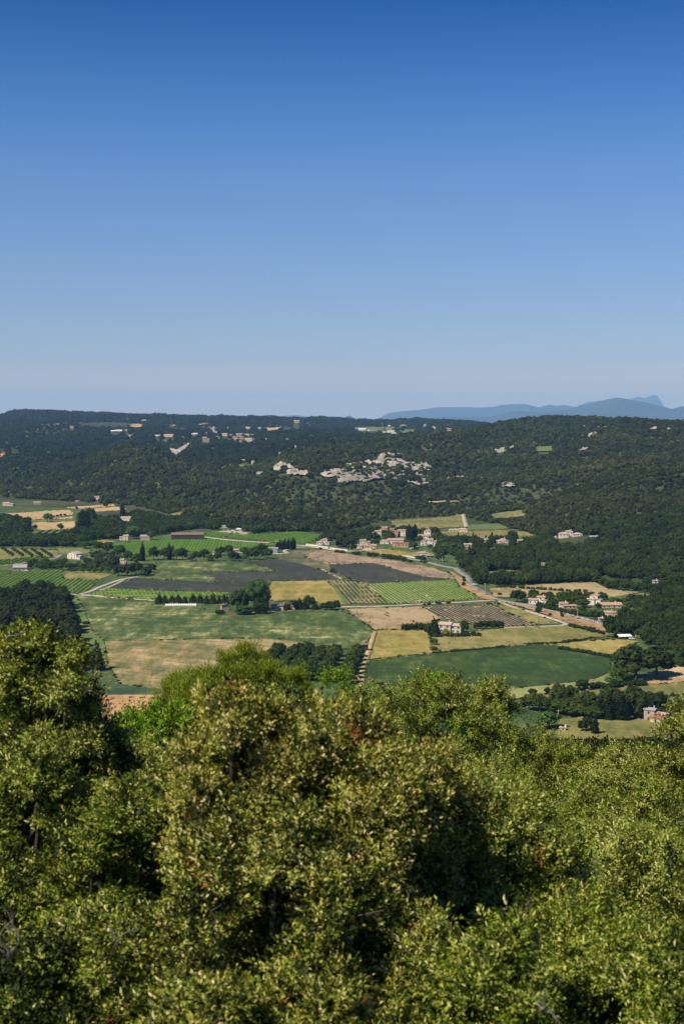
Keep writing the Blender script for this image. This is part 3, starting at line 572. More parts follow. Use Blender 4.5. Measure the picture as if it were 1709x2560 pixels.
mountain('long blue mountain ridge with gentle bumps on the right horizon', [(925, 1058), (939, 1051), (962, 1037), (973, 1032), (1012, 1027), (1054, 1024), (1092, 1018), (1126, 1017), (1160, 1017), (1201, 1018), (1235, 1017), (1254, 1012), (1280, 1010), (1312, 1010), (1346, 1018), (1373, 1011), (1392, 1014), (1415, 1012), (1438, 1017), (1500, 1022), (1600, 1040), (1640, 1056)], 42000, 2600, FCOL, 51)
mountain('nearest blue mountain with a rounded peak and pale scree on the right', [(1000, 1056), (1080, 1043), (1109, 1042), (1224, 1041), (1270, 1029), (1300, 1028), (1323, 1030), (1377, 1029), (1427, 1021), (1460, 1013), (1492, 1006), (1520, 998), (1545, 993), (1560, 995), (1576, 998), (1618, 1006), (1645, 1014), (1672, 1022), (1690, 1017), (1709, 1014), (1760, 1011), (1850, 1020), (2000, 1056)], 32000, 2200, FCOL, 61)
mountain('palest far massif with a steep right face behind the rounded peak', [(1380, 1050), (1438, 1016), (1473, 1004), (1511, 1000), (1550, 1001), (1572, 997), (1597, 991), (1610, 995), (1625, 990), (1637, 987), (1646, 989), (1652, 998), (1662, 1014), (1672, 1022), (1700, 1050)], 60000, 2600, FCOL, 71)
mountain('small blue twin hills left of the gap on the horizon', [(770, 1056), (797, 1048), (815, 1042), (828, 1040), (845, 1042), (858, 1044), (868, 1040), (874, 1039), (880, 1042), (893, 1049), (920, 1058)], 27000, 1200, FCOL, 81)
mountain('very faint pale hills on the horizon left of centre', [(660, 1052), (690, 1044), (712, 1039), (735, 1037), (760, 1040), (800, 1045), (840, 1052)], 42000, 1600, FCOL, 91)
mountain('tiny faint hill on the horizon above the village', [(530, 1050), (545, 1042), (556, 1038), (566, 1039), (580, 1046), (590, 1052)], 42000, 1300, FCOL, 95)

# ------------------------------------------------------------------ buildings
WALLS = {'white': plain('white_render', (0.62, 0.56, 0.48)), 'cream': plain('cream_render', (0.52, 0.44, 0.33)), 'stone': plain('pale_stone', (0.34, 0.28, 0.21), var=.3),
         'ochre': plain('orange_render', (0.46, 0.27, 0.15)), 'grey': plain('grey_sheet', (0.25, 0.27, 0.28)), 'pink': plain('pink_render', (0.52, 0.43, 0.34)), 'dark': plain('dark_boards_and_open_front_shade', (0.05, 0.045, 0.04))}  # dark: real boards, also painted shade for open fronts
ROOFS = {'terra': plain('terracotta_tiles', (0.38, 0.245, 0.17), var=.35, scale=.9), 'pale': plain('weathered_tiles', (0.41, 0.31, 0.235), var=.3, scale=.9), 'brown': plain('brown_tiles', (0.19, 0.125, 0.10), var=.3),
         'grey': plain('grey_sheet_roof', (0.30, 0.29, 0.28), 0.6), 'white': plain('white_roof', (0.72, 0.70, 0.66), 0.6), 'red': plain('red_tiles', (0.30, 0.11, 0.08), var=.3)}
m_win = plain('window_dark', (0.03, 0.035, 0.04), 0.25, 0.1); m_shut = plain('shutter_grey_blue', (0.22, 0.25, 0.27)); m_shutb = plain('shutter_brown', (0.13, 0.08, 0.05)); m_door = plain('door_brown', (0.12, 0.07, 0.04))
def add_roof(kind, w, d, h, mat, parent, ox, oy, pitch=0.30, ov=0.4):
    b = MB(); x0, x1, y0, y1 = ox - w / 2 - ov, ox + w / 2 + ov, oy - d / 2 - ov, oy + d / 2 + ov; z0 = h + .02; t = .25
    if kind == 'flat':
        b.box(x0, y0, z0, x1, y1, z0 + .3)
    elif kind == 'gable' or kind == 'gabley':
        if kind == 'gable':
            r = (y1 - y0) / 2 * pitch; ym = (y0 + y1) / 2
            pr = [(x0, y0, z0), (x0, ym, z0 + r), (x0, y1, z0), (x0, y1, z0 + t), (x0, ym, z0 + r + t), (x0, y0, z0 + t)]; q = [(x1, p[1], p[2]) for p in pr]
            gb = [(ox - w / 2, oy - d / 2, h), (ox - w / 2, oy + d / 2, h), (ox - w / 2, oy, h + d / 2 * pitch), (ox + w / 2, oy - d / 2, h), (ox + w / 2, oy + d / 2, h), (ox + w / 2, oy, h + d / 2 * pitch)]
        else:
            r = (x1 - x0) / 2 * pitch; xm = (x0 + x1) / 2
            pr = [(x0, y0, z0), (xm, y0, z0 + r), (x1, y0, z0), (x1, y0, z0 + t), (xm, y0, z0 + r + t), (x0, y0, z0 + t)]; q = [(p[0], y1, p[2]) for p in pr]
            gb = [(ox - w / 2, oy - d / 2, h), (ox + w / 2, oy - d / 2, h), (ox, oy - d / 2, h + w / 2 * pitch), (ox - w / 2, oy + d / 2, h), (ox + w / 2, oy + d / 2, h), (ox, oy + d / 2, h + w / 2 * pitch)]
        b.poly(pr + q, [(0, 1, 4, 5), (1, 2, 3, 4), (11, 10, 7, 6), (10, 9, 8, 7), (0, 6, 7, 1), (1, 7, 8, 2), (3, 9, 10, 4), (4, 10, 11, 5), (2, 8, 9, 3), (5, 11, 6, 0)])
        g = MB().poly(gb, [(0, 1, 2), (3, 4, 5), (0, 3, 5, 2), (1, 4, 5, 2)])
        ro = b.build('roof', mat, parent); return ro, g
    elif kind == 'hip':
        L_ = min(x1 - x0, y1 - y0) / 2; r = L_ * (pitch + .05); xm0, xm1 = x0 + L_, x1 - L_; ym0, ym1 = y0 + L_, y1 - L_
        if xm1 - xm0 < .3: xm0 = xm1 = (x0 + x1) / 2; xm1 += .02
        if (x1 - x0) >= (y1 - y0): ym0 = ym1 = (y0 + y1) / 2
        else: xm0 = xm1 = (x0 + x1) / 2
        b.poly([(x0, y0, z0), (x1, y0, z0), (x1, y1, z0), (x0, y1, z0), (x0, y0, z0 + t), (x1, y0, z0 + t), (x1, y1, z0 + t), (x0, y1, z0 + t), (xm0, ym0, z0 + t + r), (xm1, ym1, z0 + t + r)],
               [(3, 2, 1, 0), (0, 1, 5, 4), (1, 2, 6, 5), (2, 3, 7, 6), (3, 0, 4, 7)] + ([(4, 5, 9, 8), (6, 7, 8, 9), (5, 6, 9), (7, 4, 8)] if (x1 - x0) >= (y1 - y0) else [(4, 5, 8), (6, 7, 9), (5, 6, 9, 8), (7, 4, 8, 9)]))
    elif kind == 'shed':
        r = (y1 - y0) * pitch * .8
        b.poly([(x0, y0, z0), (x1, y0, z0), (x1, y1, z0 + r), (x0, y1, z0 + r), (x0, y0, z0 + t), (x1, y0, z0 + t), (x1, y1, z0 + r + t), (x0, y1, z0 + r + t)],
               [(3, 2, 1, 0), (4, 5, 6, 7), (0, 1, 5, 4), (1, 2, 6, 5), (2, 3, 7, 6), (3, 0, 4, 7)])
        gb = [(ox - w / 2, oy - d / 2, h), (ox + w / 2, oy - d / 2, h), (ox + w / 2, oy + d / 2, h), (ox - w / 2, oy + d / 2, h), (ox + w / 2, oy + d / 2, h + d * pitch * .8), (ox - w / 2, oy + d / 2, h + d * pitch * .8)]
        ro = b.build('roof', mat, parent); return ro, MB().poly(gb, [(1, 2, 4), (0, 5, 3), (2, 3, 5, 4), (0, 1, 4, 5)])
    return b.build('roof', mat, parent), None
HOUSES = []
def house(px, base, wpx, hpx, label, blocks=None, wall='white', roof='terra', rot=-14, cat='house', name='house', windows=True, group=None, d=0.62, shut=None, door=True, chim=True, rk='gable', base_off=0):
    P = hit(px, base)[0]; sc = P[1] / F; w, h = wpx * sc * .93, hpx * sc * .93
    t = empty(name, (P[0], P[1] + w * d / 2, P[2] + base_off), R(rot)); tag(t, label, cat, group)
    blocks = blocks or [(0, 0, 1, d, 1, rk)]
    first = True
    for bi, bk in enumerate(blocks):
        ox, oy, bw, bd, bh, k = bk[:6]; wm = WALLS[bk[6] if len(bk) > 6 and bk[6] else wall]; rm = ROOFS[bk[7] if len(bk) > 7 else roof]
        ox, oy, bw, bd, bh = ox * w, oy * w, bw * w, bd * w, bh * h
        e = 0.004 * bi
        wb = MB().box(ox - bw / 2 - e, oy - bd / 2 - e, -1.5, ox + bw / 2 + e, oy + bd / 2 + e, bh - e)
        ro, g = add_roof(k, bw, bd, bh, rm, t, ox, oy)
        if g: wb.poly(g.v, g.f)
        wo = wb.build('wall', wm, t)
        if windows:
            nst = max(1, int(round(bh / 3.0))); nw = max(1, int(bw / 3.4)); nd = max(1, int(bd / 3.8)); sh = bh / nst
            for st in range(nst):
                zc = st * sh + sh * .55; wh = min(1.3, sh * .45)
                for i in range(nw):
                    xc = ox - bw / 2 + (i + .5) * bw / nw + (hash2(np.int64(i + st * 7), np.int64(int(px)), 3) - .5) * .8
                    ww = 1.0
                    if door and first and st == 0 and i == nw // 2:
                        MB().box(xc - .55, oy - bd / 2 - .07, 0, xc + .55, oy - bd / 2 + .05, 2.15).build('door', m_door, t); continue
                    f = MB().box(xc - ww / 2, oy - bd / 2 - .05, zc - wh / 2, xc + ww / 2, oy - bd / 2 + .05, zc + wh / 2).build('window', m_win, t)
                    if shut:
                        for q in (-1, 1): MB().box(xc + q * (ww / 2 + .26) - .24, oy - bd / 2 - .09, zc - wh / 2 - .05, xc + q * (ww / 2 + .26) + .24, oy - bd / 2 - .01, zc + wh / 2 + .05).build('shutter', shut, f)
                for i in range(nd):
                    yc = oy - bd / 2 + (i + .5) * bd / nd
                    MB().box(ox - bw / 2 - .05, yc - .45, zc - wh / 2, ox - bw / 2 + .05, yc + .45, zc + wh / 2).build('window', m_win, t)
                    MB().box(ox + bw / 2 - .05, yc - .45, zc - wh / 2, ox + bw / 2 + .05, yc + .45, zc + wh / 2).build('window', m_win, t)
        if first and chim and k in ('gable', 'hip', 'gabley'):
            MB().box(ox + bw * .22, oy + .1, bh, ox + bw * .22 + .7, oy + .8, bh + min(bw, bd) * .15 + 1.3).build('chimney', wm, ro)
        first = False
    HOUSES.append((px, base, wpx, hpx)); return t
TW = [(0.08, 0.05, .5, .5, 1, 'hip'), (-.25, 0, .5, .62, .55, 'hip'), (.38, 0, .3, .5, .5, 'hip')]      # villa: two storeys between low wings
LS = [(-.18, 0, .62, .5, 1, 'gable'), (.32, -.05, .38, .42, .68, 'gable')]
LR = [(.2, .05, .6, .5, 1, 'gable'), (-.32, 0, .38, .42, .62, 'gable')]
# --- lower and middle valley
house(1128, 1583, 62, 21, 'stone farmhouse with tiled roof behind the golden bush and conifer', [(-.22, 0, .56, .55, 1, 'gable'), (.28, .04, .46, .48, .9, 'gable')], 'cream', 'pale', -22, shut=m_shut, d=.6)
house(910, 1628, 20, 17, 'small brown shed with tiled roof at the orchard corner', [(0, 0, 1, .8, 1, 'gable')], 'dark', 'brown', 8, 'shed', 'shed', False)
house(1627, 1806, 34, 27, 'tall stone gable house at the lower right edge with low wings', [(-.1, .3, .9, .7, 1.15, 'gable', 'stone', 'grey'), (.9, .35, 1.1, .6, .85, 'gable', 'stone', 'terra'), (.75, -.25, 1.0, .6, .55, 'gable', 'cream', 'red')], 'stone', 'pale', -38, cat='farmhouse', name='farmhouse')
house(561, 1527, 20, 14, 'old stone barn with tiled gable left of the plane tree', [(0, 0, 1, .8, 1, 'gabley')], 'stone', 'brown', 20, 'barn', 'barn', False)
house(692, 1527, 34, 13, 'low farm building with porch right of the big plane tree', [(0, 0, 1, .5, 1, 'gable'), (.95, .3, .9, .5, 1.2, 'gable', 'pink', 'brown')], 'pink', 'brown', 4, 'farmhouse', 'farmhouse', door=True)
house(1563, 1600, 34, 8, 'long low open shed with pale roof below the right wood', [(0, 0, 1, .4, 1, 'shed', 'dark', 'white')], 'dark', 'white', 10, 'shed', 'shed', False)  # walls are closed; their dark colour stands for shade under the open roof
house(1593, 1592, 10, 8, 'small stone hut behind the long open shed on the right', None, 'stone', 'grey', 10, 'hut', 'hut', False, chim=False)
house(466, 1350, 86, 13, 'long barn with dark open front and brown roof beside the vines', [(0, 0, 1, .35, 1, 'gable', 'dark')], 'dark', 'brown', 3, 'barn', 'barn', False, chim=False)  # solid front painted dark in place of the shaded interior
house(683, 1383, 26, 12, 'grey metal shed left of the cypress hedge', [(0, 0, 1, .55, 1, 'gable')], 'grey', 'grey', -8, 'shed', 'shed', False, chim=False)
house(592, 1383, 28, 8, 'low house with orange roof behind the round trees', None, 'cream', 'terra', 4)
house(534, 1387, 6, 7, 'tiny white cabin among the round trees below the vines', None, 'white', 'pale', 10, 'cabin', 'cabin', False, chim=False)
house(558, 1320, 16, 6, 'white caravan shaped cabin at the forest edge', [(0, 0, 1, .5, 1, 'flat')], 'white', 'white', 5, 'cabin', 'cabin', False, chim=False)
house(597, 1327, 15, 4, 'white tent roof over the sandy riding yard', [(0, 0, 1, .8, 1, 'hip', 'white', 'white')], 'white', 'white', 5, 'tent', 'tent', False, chim=False)
house(188, 1398, 40, 14, 'white farmhouse with pale roof beside the left road', [(-.1, 0, .85, .6, 1, 'gabley'), (.5, -.1, .3, .4, .55, 'gable')], 'white', 'pale', -35)
house(308, 1412, 18, 13, 'pink house half hidden in trees right of the left farmhouse', LS, 'pink', 'pale', -20)
house(48, 1428, 36, 9, 'low grey roofed house at the left edge below the road', [(0, 0, 1, .7, 1, 'shed', 'stone', 'grey')], 'stone', 'grey', 8)
house(315, 1302, 28, 8, 'bungalow with pale roof below the upper left trees', None, 'white', 'pale', -12)
house(310, 1351, 24, 12, 'pale house with pink roof left of the long barn', LR, 'cream', 'pale', -10)
house(362, 1351, 26, 10, 'low shed roofed outbuilding left of the long barn', [(0, 0, 1, .5, 1, 'shed', 'stone', 'grey')], 'stone', 'grey', 0, 'shed', 'shed', False)
house(20, 1265, 30, 7, 'cluster house with pale roofs at the upper left edge', LS, 'cream', 'pale', -10)
house(92, 1261, 18, 5, 'small far house right of the upper left cluster', None, 'cream', 'pale', 10)
house(242, 1250, 12, 9, 'lone white house in the forest foot above the wheat strips', None, 'white', 'pale', 0)
house(192, 1256, 8, 4, 'tiny hut left of the lone forest house', None, 'stone', 'pale', 0, 'hut', 'hut', False, chim=False)
house(4, 1310, 8, 6, 'pink roofed house cut by the left edge of the valley', None, 'pink', 'terra', 0)
house(53, 1597, 16, 10, 'pink house glimpsed above the left foreground oak', None, 'pink', 'pale', -10)
house(1408, 1828, 16, 8, 'white roofed cottage peeking over the right foreground oaks', None, 'white', 'pale', -30)
# --- the hamlet
H = 'houses of the hamlet at the forest foot'
house(808, 1362, 34, 13, 'leftmost white villa of the hamlet with hip roof tower', TW, 'white', 'terra', -12, group=H)
house(940, 1340, 30, 12, 'white house with pale roof behind the hamlet trees on the left', LR, 'white', 'terra', -10, group=H)
house(960, 1325, 20, 6, 'orange roofed house highest at the left of the hamlet', None, 'ochre', 'terra', -15, group=H)
house(981, 1327, 14, 4, 'small pink roof beside the highest orange roof', None, 'pink', 'terra', 5, group=H)
house(912, 1362, 28, 11, 'cream two roof house behind the long hamlet bungalow', LS, 'cream', 'terra', -8, group=H)
house(896, 1372, 22, 8, 'cream bungalow left end of the hamlet front row', None, 'cream', 'terra', -14, group=H)
house(925, 1372, 34, 8, 'long bungalow with terracotta roof in the hamlet front row', None, 'pink', 'terra', -4, group=H)
house(962, 1360, 24, 8, 'low white house with hipped roof left of the orange house', None, 'white', 'terra', -12, rk='hip', group=H)
house(989, 1360, 42, 10, 'wide white house with terracotta roof in the hamlet middle', None, 'white', 'terra', -4, group=H)
house(1000, 1341, 32, 15, 'orange and white two storey house left of the tall poplars', [(-.3, 0, .4, .5, .9, 'gabley', 'ochre'), (.15, .08, .62, .5, 1, 'gable')], 'white', 'terra', -8, group=H)
house(1002, 1369, 46, 10, 'long orange walled house with dark brown roof', [(-.3, 0, .3, .45, 1.1, 'gabley', 'ochre'), (.15, 0, .65, .4, 1, 'gable')], 'ochre', 'brown', -10, group=H)
house(1035, 1373, 24, 8, 'yellow house with low roof at the front of the hamlet', LS, 'cream', 'terra', -25, group=H)
house(1058, 1349, 30, 10, 'white house with low wings below the hip roofed tower house', None, 'white', 'terra', -10, group=H)
house(1069, 1340, 18, 14, 'hip roofed white tower house right of the poplars', [(0, 0, 1, .8, 1, 'hip')], 'white', 'terra', -12, group=H)
house(1068, 1364, 36, 15, 'white villa with columned porch in the hamlet', [(.15, 0, .6, .5, 1, 'gable'), (-.3, -.05, .35, .5, .75, 'gabley')], 'white', 'terra', -10, shut=m_shut, group=H)
house(1088, 1366, 8, 14, 'narrow cream house at the right end of the hamlet', None, 'cream', 'terra', -30, group=H)
house(1056, 1391, 28, 9, 'house with brown roof standing alone before the hamlet', None, 'white', 'terra', -2, group=H, rk='hip')
house(1072, 1395, 22, 6, 'pink low roof right of the lone front house', None, 'pink', 'terra', 20, group=H)
house(1100, 1393, 12, 5, 'small low pink outbuilding near the hamlet road', None, 'pink', 'terra', 5, group=H)
house(1134, 1330, 24, 5, 'left half of the low villa on the dry slope above the hamlet', None, 'white', 'pale', 4)
house(1156, 1331, 26, 8, 'right half of the low villa on the dry slope with hipped roof', None, 'white', 'pale', -6, rk='hip')
house(1168, 1336, 8, 3, 'tiny dark shed below the slope villa', None, 'dark', 'grey', 0, 'shed', 'shed', False, chim=False)
# --- woods right of the hamlet
house(1169, 1368, 22, 7, 'pale house hidden in trees just right of the hamlet', None, 'pink', 'pale', 0)
house(1164, 1380, 16, 5, 'pink roof lower among the trees right of the hamlet', None, 'pink', 'terra', 10)
house(1215, 1357, 16, 8, 'cream house behind the dark trees above the wood', None, 'cream', 'pale', -5)
house(1255, 1358, 32, 9, 'white villa with pale roof under the dry slope', TW, 'white', 'pale', -6)
house(1300, 1358, 20, 7, 'pink roofed house right of the white villa under the slope', None, 'cream', 'pale', -4)
house(1231, 1379, 10, 8, 'orange walled small house in the wood', None, 'ochre', 'pale', -10)
house(1206, 1382, 16, 5, 'white low wall of a house deep in the wood', None, 'white', 'pale', 6)
house(1186, 1400, 12, 5, 'small white house near the wood above the road', None, 'white', 'pale', -6)
house(1228, 1397, 12, 4, 'white cottage half buried in the wood', None, 'white', 'pale', 0)
house(1345, 1424, 7, 16, 'narrow white left tower of the ruined mansion', None, 'white', 'pale', -18, 'tower', 'tower', chim=False)
house(1357, 1426, 14, 19, 'roofless pink stone tower in the wood', [(0, 0, 1, .8, 1, 'flat')], 'pink', 'pale', -14, 'tower', 'tower', chim=False)
house(1399, 1419, 14, 5, 'broken white facade right of the pink tower', None, 'white', 'pale', 0)
house(1428, 1344, 62, 10, 'long villa with pink hip roof under the right forest', [(-.05, .05, .3, .3, 1.5, 'hip'), (-.3, 0, .4, .35, .9, 'hip'), (.3, 0, .42, .3, .8, 'hip')], 'white', 'pale', -3)
house(1385, 1347, 12, 4, 'low white garden wall house left of the long villa', None, 'white', 'pale', 3)
house(1486, 1346, 26, 4, 'low pale annex right of the long villa', None, 'stone', 'grey', 0)
house(1345, 1512, 46, 15, 'white L shaped house with terracotta roof near the road', [(.2, .1, .45, .4, 1.25, 'gable'), (-.25, -.02, .5, .4, .8, 'gable'), (.42, -.05, .3, .4, .75, 'gabley')], 'white', 'terra', -16)
house(1420, 1522, 44, 9, 'low orange house with two terracotta roofs', [(-.25, .05, .5, .4, 1.4, 'gable', 'white'), (.1, -.12, .8, .35, .8, 'gable')], 'ochre', 'terra', 2)
house(1487, 1513, 40, 20, 'large cream gabled house with pink lean-to roofs', [(0, .1, .55, .5, 1.25, 'gabley', 'cream'), (-.15, -.2, .5, .3, .75, 'gable'), (.35, -.1, .35, .4, .7, 'gabley')], 'white', 'pale', -28)
house(1528, 1520, 56, 7, 'long low building with pink roof right of the cream gabled house', None, 'pink', 'terra', 3)
house(1528, 1545, 48, 13, 'orange farmhouse with several pink roofs near the guard rail', [(-.1, .05, .5, .45, 1, 'gable'), (.3, 0, .35, .45, .9, 'gabley', 'ochre'), (-.4, -.1, .3, .3, .5, 'gable')], 'cream', 'terra', -12)
house(1502, 1553, 14, 7, 'small white roofed annex below the orange farmhouse', None, 'white', 'pale', 5, 'annex', 'annex')
house(1638, 1458, 14, 6, 'dark slate roofed hut in the bushes at the right', None, 'white', 'grey', 0)
house(1670, 1469, 8, 5, 'tiny white hut under the pale trees at the right', None, 'white', 'white', 0, 'hut', 'hut', False, chim=False)
# --- hill village and far houses
V = 'buildings of the far hill village'
house(534, 1086, 8, 14, 'tall white bell tower rising above the far village', [(0, 0, .55, .5, 1.5, 'hip'), (.6, .1, .9, .6, .6, 'gable')], 'white', 'pale', 0, 'church', 'church', group=V, chim=False)
house(515, 1091, 5, 11, 'dark square ruined tower left of the bell tower', [(0, 0, 1, 1, 1, 'flat')], 'stone', 'grey', 0, 'tower', 'tower', False, V, chim=False)
house(514, 1105, 19, 12, 'big stone house at the left end of the far village', LS, 'stone', 'pale', 0, group=V)
FAR = [(544, 1098, 10, 8, 'slim stone house just below the bell tower'), (560, 1090, 18, 6, 'row house with long roof right of the bell tower'), (575, 1093, 14, 7, 'upper middle house of the far village'), (587, 1098, 12, 6, 'middle stone house of the far village'),
       (598, 1092, 16, 8, 'upper house with wide front in the village centre'), (604, 1098, 12, 8, 'tall fronted house in the village centre'), (617, 1094, 14, 9, 'square topped house in the upper right of the village'), (628, 1093, 12, 7, 'last upper house at the right of the village'),
       (574, 1103, 16, 4, 'pink roofed long house at the lower left of the village'), (592, 1102, 14, 5, 'lower middle house of the far village'), (602, 1106, 10, 5, 'small lowest house in the far village'), (622, 1104, 20, 8, 'brightest white house at the lower right of the village'),
       (634, 1102, 10, 5, 'small pale house at the right tip of the village'), (667, 1101, 12, 5, 'detached white house right of the far village'), (717, 1099, 14, 2.6, 'flat white house far right of the village'), (736, 1119, 9, 5, 'white cube house on the slope below the village'),
       (655, 1128, 8, 4, 'white gable on the slope left below the village'), (673, 1129, 10, 3, 'low white house beside the white gable'), (701, 1137, 9, 6, 'cream house lower on the slope near the rocks'), (625, 1138, 7, 2.5, 'tiny pink house on the slope below the village'),
       (610, 1154, 14, 5, 'pale house with lawn on the lower slope'), (632, 1160, 8, 8, 'tall white house beside the one with the lawn'), (576, 1156, 8, 3, 'low white hut left of the lawn house'), (651, 1183, 24, 2.6, 'long bright white roof below the slope houses'),
       (741, 1057, 22, 5, 'white farmhouse on the central skyline plateau'), (768, 1059, 8, 2, 'small hut right of the skyline farmhouse'), (619, 1072, 14, 4, 'stone farm on the plateau above the village'), (647, 1072, 12, 2.5, 'long low wall house on the plateau above the village'),
       (905, 1076, 20, 3.5, 'left long barn on the right plateau'), (930, 1077, 24, 3, 'right long barn on the right plateau'), (958, 1082, 14, 4.5, 'orange roofed farm left part on the right plateau'), (977, 1081, 20, 5, 'pink roofed farm right part on the right plateau'), (985, 1085, 18, 2, 'low white yard wall house under the pink farm'),
       (1061, 1064, 16, 3, 'pale farm on the skyline right of the orange field'), (1122, 1077, 16, 5, 'white house near the right end of the plateau'), (1118, 1065, 12, 2.5, 'small tan house above the white plateau house'), (1086, 1071, 10, 2, 'tiny white shed on the right plateau'), (972, 1066, 14, 2, 'low white row left of the orange field'),
       (179, 1071, 10, 4.5, 'white house on the left plateau'), (67, 1092, 9, 2.5, 'low white hut on the left far slope') , (26, 1064, 4, 2.5, 'pink speck house on the left plateau edge'), (325, 1092, 12, 4, 'white house on the middle left plateau slope'), (290, 1079, 30, 2.5, 'long pale wall row on the left plateau'), (316, 1076, 12, 3, 'low farm right of the long pale wall row'), (392, 1092, 16, 3.5, 'grey white farm on the slope left of the village'),
       (272, 1090, 8, 3, 'small white house left of the slope farm'), (422, 1092, 26, 5, 'pale stone buildings left below the bell tower'), (484, 1087, 20, 3, 'white terrace building just left of the village'), (457, 1096, 6, 4, 'small white hut between slope farm and village'), (540, 1053, 8, 3, 'white ruin on the skyline above the bell tower'), (528, 1053, 5, 3, 'tiny white ruin left on the skyline'), (568, 1070, 9, 2.5, 'small white house right of the bell tower on the slope'), (567, 1069.5, 3, 3, None),
       (5, 1218, 9, 4, 'far cottage at the left foot of the slope'), (26, 1232, 10, 2.5, 'low white cottage at the left hill foot'), (373, 1105, 3, 4, 'white post like chapel on top of the left knoll')]
for i, (px, py, w, h, lab) in enumerate(FAR):
    if lab: house(px, py, w, h, lab, ([LS, None, LR, None, None][i % 5] if w > 9 else None), ['stone', 'cream', 'white', 'stone', 'white'][i % 5] if px < 640 else 'white', ['pale', 'terra', 'pale'][i % 3] if h > 3.5 else 'white', [0, -12, 10, -5, 16][i % 5], group=V if 540 < px < 640 and 1088 < py < 1108 else None, door=False, chim=False, windows=h > 5, rk='gable' if h > 3 else 'flat')

# white polytunnel by the hedge, goal frame, cars, walls, poles
P = hit(452, 1515)[0]; sc = P[1] / F; t = empty('polytunnel', P, R(2)); tag(t, 'long white ribbed polytunnel in front of the dark conifer row', 'polytunnel')
Lh = 78 * sc / 2; rr = 8.0 * sc / 1.6
def arch(x, r, k=8): return [(x, -r * math.cos(math.pi * j / k), r * 1.1 * math.sin(math.pi * j / k)) for j in range(k + 1)]
m_pt = plain('white_plastic_film', (0.70, 0.71, 0.70), 0.5, 0.05); m_rib = plain('galvanised_rib', (0.22, 0.25, 0.25), 0.5)
a, b = arch(-Lh, rr), arch(Lh, rr)
MB().poly(a + b, [(j, j + 1, 10 + j, 9 + j) for j in range(8)] + [tuple(range(8, -1, -1)), tuple(range(9, 18))]).build('film', m_pt, t)
rib0 = None
for i in range(15):
    x = -Lh + (2 * Lh) * i / 14
    if rib0 is None: rib0 = MB().tube([(0, p[1] * 1.03, p[2] * 1.03) for p in arch(0, rr)], .16, 4).mesh('rib', m_rib)
    put('rib', rib0, t, (x, 0, 0))
P = hit(1024, 1576)[0]; sc = P[1] / F; t = empty('pool_shelter', P, R(6)); tag(t, 'white framed shelter in front of the clipped farmhouse hedge', 'shelter')
m_white = plain('white_paint', (0.75, 0.74, 0.72), 0.5, 0.05)
for sx in (-1, 1):
    for yy in (0, 3): MB().box(sx * 15 * sc - .25, yy, 0, sx * 15 * sc + .25, yy + .5, 1.7).build('leg', m_white, t)
MB().box(-15.5 * sc, -.2, 1.7, 15.5 * sc, 3.7, 2.0).build('roof', m_white, t)
def wall_line(pts, h, label, mat, name='garden_wall'):
    P = hit([p[0] for p in pts], [p[1] for p in pts]); b = MB(); V = []; 
    for p in P:
        for (dx, dz) in ((-.2, -.3), (-.2, h), (.2, h), (.2, -.3)): V.append((p[0], p[1] + dx, p[2] + dz))
    b.poly(V, [(4 * i + j, 4 * i + j + 1, 4 * i + 5 + j, 4 * i + 4 + j) for i in range(len(P) - 1) for j in range(3)] + [(0, 1, 2, 3), tuple(4 * (len(P) - 1) + j for j in (3, 2, 1, 0))])
    tag(b.build(name, mat), label, 'wall')
wall_line([(764, 1363), (790, 1366), (806, 1369), (820, 1371)], 1.8, 'white garden wall in front of the leftmost hamlet villa', WALLS['white'])
wall_line([(824, 1372), (850, 1376), (868, 1378)], 1.8, 'white garden wall left of the round hamlet trees', WALLS['white'])
wall_line([(905, 1376), (930, 1376), (962, 1373)], 1.9, 'long white wall before the hamlet front row', WALLS['white'])
wall_line([(1004, 1392), (1020, 1393), (1040, 1397)], 1.6, 'white wall beside the lone front house of the hamlet', WALLS['white'])
